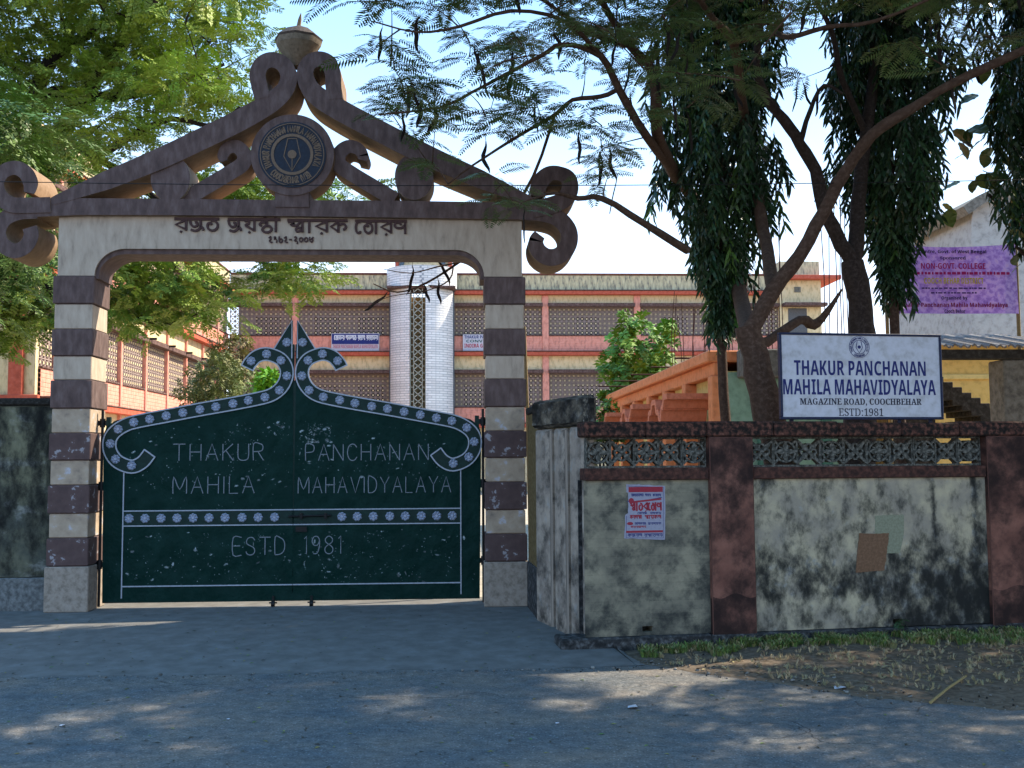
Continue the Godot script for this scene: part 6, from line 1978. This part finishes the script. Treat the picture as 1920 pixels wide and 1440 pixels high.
		for j in 5:
			var an := TAU * j / 5.0 + k
			lb.append([at.x - 0.2, 4.0, at.z + 0.1, 0.09, at.x + cos(an) * 1.2, 5.3, at.z + sin(an) * 1.1, 0.06, at.x + cos(an) * 2.4, 6.2, at.z + sin(an) * 2.0, 0.03])
		for j in [55, 70, 60, 120][k]:
			var an := rng.randf() * TAU
			var rr := 2.9 * sqrt(rng.randf())
			cr.append(at + Vector3(cos(an) * rr, rng.randf_range(5.0, 7.4) - rr * 0.25, sin(an) * rr * 0.9))
		spray_tree(t, lb, cr, 13, 0.5, Color(0.08, 0.14, 0.03), "dark bark")

func shrub(called: String, label: String, poly: PackedVector2Array, z: float, deep: float, n: int, col: Color, L: float, w: float, sd: int) -> void:
	rng.seed = sd
	var o := thing(called, label, "tree" if n > 400 and L > 0.18 else "bush")
	var lo := Vector2(INF, INF)
	var hi := -lo
	for q in poly:
		lo = lo.min(q); hi = hi.max(q)
	var base := Vector3((lo.x + hi.x) / 2.0, 0, z)
	var tb := B.new()
	var xs := []
	var cs := []
	for q in in_prism(poly, z - deep, z + deep, n, z):
		xs.append(Transform3D(Basis.from_euler(Vector3(rng.randf() * 0.8, rng.randf() * TAU, rng.randf() * 0.8)).scaled(Vector3.ONE * rng.randf_range(0.8, 1.3)), q))
		cs.append(tint(col, 0.3))
	for k in 7:
		var e: Vector3 = xs[k * 5].origin
		limb(tb, [base.x, 0, z, 0.05, lerpf(base.x, e.x, 0.4), e.y * 0.5, lerpf(z, e.z, 0.4), 0.035, e.x, e.y, e.z, 0.01], 6)
	part(o, "stems", tb, bark("dark bark", Color.WHITE))
	var lr := RandomNumberGenerator.new()
	lr.seed = sd
	copies(o, "foliage", shrub_tuft(lr, 11, L, w), leafmat("shrub leaf", Color(0.24, 0.34, 0.05), 0.65), xs, cs)

# ---------------------------------------------------------------- lettering
# strokes of a plain hand-lettered alphabet in a box one unit high: [width, stroke, stroke ...]
var ABC := {
	"T": [0.8, [0, 1, 0.8, 1], [0.4, 1, 0.4, 0]], "H": [0.72, [0, 0, 0, 1], [0.72, 0, 0.72, 1], [0, 0.52, 0.72, 0.52]],
	"A": [0.8, [0, 0, 0.4, 1, 0.8, 0], [0.15, 0.38, 0.65, 0.38]], "K": [0.68, [0, 0, 0, 1], [0.66, 1, 0, 0.45], [0.2, 0.6, 0.68, 0]],
	"U": [0.7, [0, 1, 0, 0.28, 0.1, 0.06, 0.35, 0, 0.6, 0.06, 0.7, 0.28, 0.7, 1]], "R": [0.66, [0, 0, 0, 1, 0.42, 1, 0.6, 0.9, 0.62, 0.72, 0.5, 0.56, 0, 0.52], [0.3, 0.52, 0.66, 0]],
	"P": [0.64, [0, 0, 0, 1, 0.42, 1, 0.6, 0.9, 0.63, 0.72, 0.5, 0.54, 0, 0.5]], "N": [0.74, [0, 0, 0, 1], [0, 1, 0.74, 0], [0.74, 0, 0.74, 1]],
	"C": [0.72, [0.7, 0.8, 0.55, 0.96, 0.32, 1, 0.1, 0.85, 0, 0.5, 0.1, 0.15, 0.32, 0, 0.56, 0.04, 0.72, 0.22]], "M": [0.92, [0, 0, 0.04, 1, 0.46, 0.25, 0.88, 1, 0.92, 0]],
	"I": [0.1, [0.05, 0, 0.05, 1]], "L": [0.58, [0, 1, 0, 0, 0.58, 0]], "V": [0.78, [0, 1, 0.39, 0, 0.78, 1]],
	"D": [0.7, [0, 0, 0, 1, 0.36, 0.97, 0.62, 0.8, 0.7, 0.5, 0.62, 0.2, 0.36, 0.03, 0, 0]], "Y": [0.76, [0, 1, 0.38, 0.48, 0.76, 1], [0.38, 0.48, 0.38, 0]],
	"E": [0.6, [0.6, 1, 0, 1, 0, 0, 0.6, 0], [0, 0.52, 0.5, 0.52]], "S": [0.64, [0.62, 0.82, 0.48, 0.98, 0.2, 0.98, 0.04, 0.82, 0.08, 0.62, 0.5, 0.44, 0.62, 0.26, 0.56, 0.08, 0.34, 0, 0.1, 0.05, 0, 0.2]],
	"O": [0.78, [0.39, 1, 0.12, 0.86, 0, 0.5, 0.12, 0.14, 0.39, 0, 0.66, 0.14, 0.78, 0.5, 0.66, 0.86, 0.39, 1]], "B": [0.66, [0, 0, 0, 1, 0.42, 0.98, 0.58, 0.8, 0.5, 0.58, 0.3, 0.52, 0.56, 0.42, 0.66, 0.24, 0.5, 0.02, 0, 0]],
	"G": [0.74, [0.7, 0.8, 0.5, 0.98, 0.25, 0.96, 0.05, 0.75, 0, 0.45, 0.1, 0.12, 0.36, 0, 0.62, 0.06, 0.72, 0.22, 0.72, 0.46, 0.42, 0.46]], "Z": [0.66, [0.02, 1, 0.64, 1, 0, 0, 0.66, 0]],
	"W": [0.96, [0, 1, 0.24, 0, 0.48, 0.8, 0.72, 0, 0.96, 1]], "1": [0.24, [0.05, 0.86, 0.2, 1, 0.2, 0]],
	"9": [0.56, [0.52, 0.72, 0.38, 0.5, 0.14, 0.5, 0.02, 0.72, 0.14, 0.96, 0.38, 0.98, 0.53, 0.76, 0.5, 0.35, 0.36, 0.04, 0.1, 0.02]],
	"8": [0.58, [0.29, 0.54, 0.08, 0.66, 0.06, 0.86, 0.29, 1, 0.52, 0.86, 0.5, 0.66, 0.29, 0.54, 0.03, 0.34, 0.06, 0.1, 0.29, 0, 0.52, 0.1, 0.55, 0.34, 0.29, 0.54]],
	"(": [0.2, [0.2, 1.05, 0.04, 0.75, 0, 0.5, 0.04, 0.25, 0.2, -0.05]], ")": [0.2, [0, 1.05, 0.16, 0.75, 0.2, 0.5, 0.16, 0.25, 0, -0.05]], ".": [0.1, [0.04, 0, 0.04, 0.1]],
	":": [0.1, [0.05, 0.1, 0.05, 0.22], [0.05, 0.6, 0.05, 0.72]], " ": [0.5],
}

# Bengali letter forms under a head line, as raised strokes: [width, stroke ...]; head line at 1
var BEN := {
	"ra": [0.8, [0.72, 1, 0.72, 0.1], [0.7, 0.92, 0.08, 0.56, 0.7, 0.2], [0.36, 0.06, 0.46, -0.02]],
	"ja": [0.95, [0.05, 0.92, 0.12, 0.6, 0.3, 0.4, 0.5, 0.5, 0.5, 0.74, 0.36, 0.72], [0.12, 0.18, 0.4, 0.08, 0.66, 0.26, 0.72, 0.6, 0.7, 1], [0.7, 0.5, 0.86, 0.3, 0.9, 0.12]],
	"ta": [0.8, [0.36, 0.56, 0.26, 0.7, 0.1, 0.58, 0.14, 0.26, 0.4, 0.1, 0.66, 0.26, 0.72, 0.58, 0.56, 0.84, 0.3, 0.88]],
	"ya": [0.85, [0.72, 1, 0.72, 0.1], [0.06, 0.86, 0.3, 0.92, 0.36, 0.7, 0.14, 0.56, 0.34, 0.4, 0.7, 0.16], [0.34, 0.06, 0.44, -0.02]],
	"nti": [1.5, [0.6, 1, 0.6, 0.55], [0.58, 0.7, 0.3, 0.8, 0.12, 0.62, 0.26, 0.5], [0.6, 0.56, 0.4, 0.4, 0.3, 0.2, 0.5, 0.02, 0.8, 0.06, 0.92, 0.3, 0.78, 0.5, 0.6, 0.5], [1.2, 1, 1.2, 0.04], [1.2, 1, 1.1, 1.3, 0.8, 1.42, 0.52, 1.3, 0.44, 1.12]],
	"sma": [1.5, [0.02, 0.86, 0.26, 0.9, 0.36, 0.74, 0.2, 0.66, 0.46, 0.6, 0.62, 0.66, 0.74, 0.9, 0.88, 0.9], [0.88, 1, 0.88, 0.1], [0.86, 0.4, 0.6, 0.44, 0.5, 0.28, 0.62, 0.14, 0.86, 0.3], [1.28, 1, 1.28, 0.04]],
	"ka": [1.05, [0.5, 1, 0.5, 0.08], [0.5, 0.9, 0.06, 0.54, 0.5, 0.16], [0.5, 0.6, 0.76, 0.76, 0.94, 0.6, 0.9, 0.38, 0.78, 0.3]],
	"to": [1.5, [0.34, 0.92, 0.12, 0.86, 0.04, 0.5, 0.12, 0.16, 0.3, 0.12, 0.32, 0.26], [0.86, 0.56, 0.76, 0.7, 0.6, 0.58, 0.64, 0.26, 0.86, 0.1, 1.06, 0.26, 1.1, 0.58, 0.96, 0.84, 0.7, 0.88], [1.34, 1, 1.34, 0.04]],
	"na": [0.85, [0.74, 1, 0.74, 0.06], [0.72, 0.7, 0.5, 0.5, 0.2, 0.5, 0.06, 0.68, 0.16, 0.88, 0.4, 0.86, 0.46, 0.7]],
	"d1": [0.5, [0.06, 0.7, 0.3, 0.9, 0.3, 0.5, 0.14, 0.3, 0.4, 0.06, 0.46, 0.2]], "d9": [0.55, [0.04, 0.8, 0.24, 0.86, 0.24, 0.6, 0.06, 0.6], [0.24, 0.7, 0.46, 0.36, 0.4, 0.06]],
	"d8": [0.5, [0.06, 0.95, 0.1, 0.2, 0.34, 0.1, 0.46, 0.36, 0.34, 0.6, 0.14, 0.5]], "d2": [0.55, [0.06, 0.8, 0.28, 0.9, 0.34, 0.66, 0.1, 0.36, 0.42, 0.26, 0.46, -0.1]],
	"d0": [0.5, [0.24, 0.8, 0.08, 0.66, 0.06, 0.36, 0.24, 0.2, 0.42, 0.36, 0.42, 0.66, 0.24, 0.8]], "d6": [0.55, [0.06, 0.9, 0.1, 0.4, 0.3, 0.16, 0.46, 0.4, 0.36, 0.66, 0.22, 0.5], [0.4, 0.6, 0.5, 0.9]], "dash": [0.5, [0.06, 0.5, 0.4, 0.5]],
}

# lay strokes of a word into box (x0,y0)-(x1,y1); half stroke hw; raised z0..z1
func strokes(b: B, glyphs: Array, x0: float, y0: float, x1: float, y1: float, hw: float, z0: float, z1: float, gap := 0.3, round := false) -> void:
	var total := 0.0
	for g in glyphs:
		total += g[0] + gap
	total -= gap
	var sx := (x1 - x0) / total
	var sy := y1 - y0
	var x := x0
	for g in glyphs:
		for k in range(1, g.size()):
			var pp := PackedVector2Array()
			for j in range(0, g[k].size(), 2):
				pp.append(Vector2(x + g[k][j] * sx, y0 + g[k][j + 1] * sy))
			if round and pp.size() > 3:
				pp = smooth2(pp, 3)
			b.band(pp, [hw], z0, z1)
		x += (g[0] + gap) * sx

# the same, each letter a part of its own
func letters(parent: Node, s: String, x0: float, y0: float, x1: float, y1: float, hw: float, z0: float, z1: float, gap: float, m: Material) -> void:
	var total := -gap
	for c in s:
		total += ABC[c][0] + gap
	var x := x0
	for c in s:
		var w: float = ABC[c][0] * (x1 - x0) / total
		var b := B.new()
		strokes(b, [ABC[c]], x, y0, x + w, y1, hw, z0, z1, gap, true)
		part(parent, "letter", b, m)
		x += w + gap * (x1 - x0) / total

func word(s: String) -> Array:
	var o := []
	for c in s:
		o.append(ABC[c])
	return o

func bword(a: Array) -> Array:
	var o := []
	for c in a:
		o.append(BEN[c])
	return o

# words set along a circle; a0 is the angle of the first letter, tops outward (or inward when below)
func around(b: B, s: String, c: Vector2, r: float, a0: float, a1: float, size: float, hw: float, z0: float, z1: float, inward := false) -> void:
	var total := 0.0
	for ch in s:
		total += ABC[ch][0] + 0.28
	var a := a0
	for ch in s:
		var g: Array = ABC[ch]
		var step: float = (a1 - a0) * (g[0] + 0.28) / total
		var mid := a + step / 2.0
		var wide = absf(step) * r * g[0] / (g[0] + 0.28)
		var sx: float = wide / maxf(g[0], 0.1)
		var from := b.v.size()
		for k in range(1, g.size()):
			var pp := PackedVector2Array()
			for j in range(0, g[k].size(), 2):
				pp.append(Vector2((g[k][j] - g[0] / 2.0) * sx, (g[k][j + 1] - 0.5) * size))
			b.band(pp, [hw], z0, z1)
		var rot := mid - PI / 2.0 if not inward else mid + PI / 2.0
		b.turn(Transform3D(Basis(Vector3.BACK, rot), Vector3(c.x + cos(mid) * r, c.y + sin(mid) * r, 0)), from)
		a += step

var fonts := {}
func text(parent: Node, called: String, s: String, m: Material, at: Vector3, w: float, h: float, face := "Droid Sans", weight := 400, depth := 0.004) -> MeshInstance3D:
	var key := "%s %d" % [face, weight]
	if not fonts.has(key):
		var f := SystemFont.new()
		f.font_names = PackedStringArray([face])
		f.font_weight = weight
		fonts[key] = f
	var t := TextMesh.new()
	t.font = fonts[key]
	t.text = s
	t.font_size = 48
	t.pixel_size = 0.01
	t.depth = 0.1
	t.curve_step = 2.0
	var bb := t.get_aabb()
	var o := MeshInstance3D.new()
	o.name = called
	o.mesh = t
	o.set_surface_override_material(0, m)
	var sc := Vector3(w / maxf(bb.size.x, 0.01), h / maxf(bb.size.y, 0.01), depth / 0.1)
	o.scale = sc
	o.position = at - Vector3((bb.position.x + bb.size.x / 2.0) * sc.x, (bb.position.y + bb.size.y / 2.0) * sc.y, 0)
	parent.add_child(o, true)
	return o
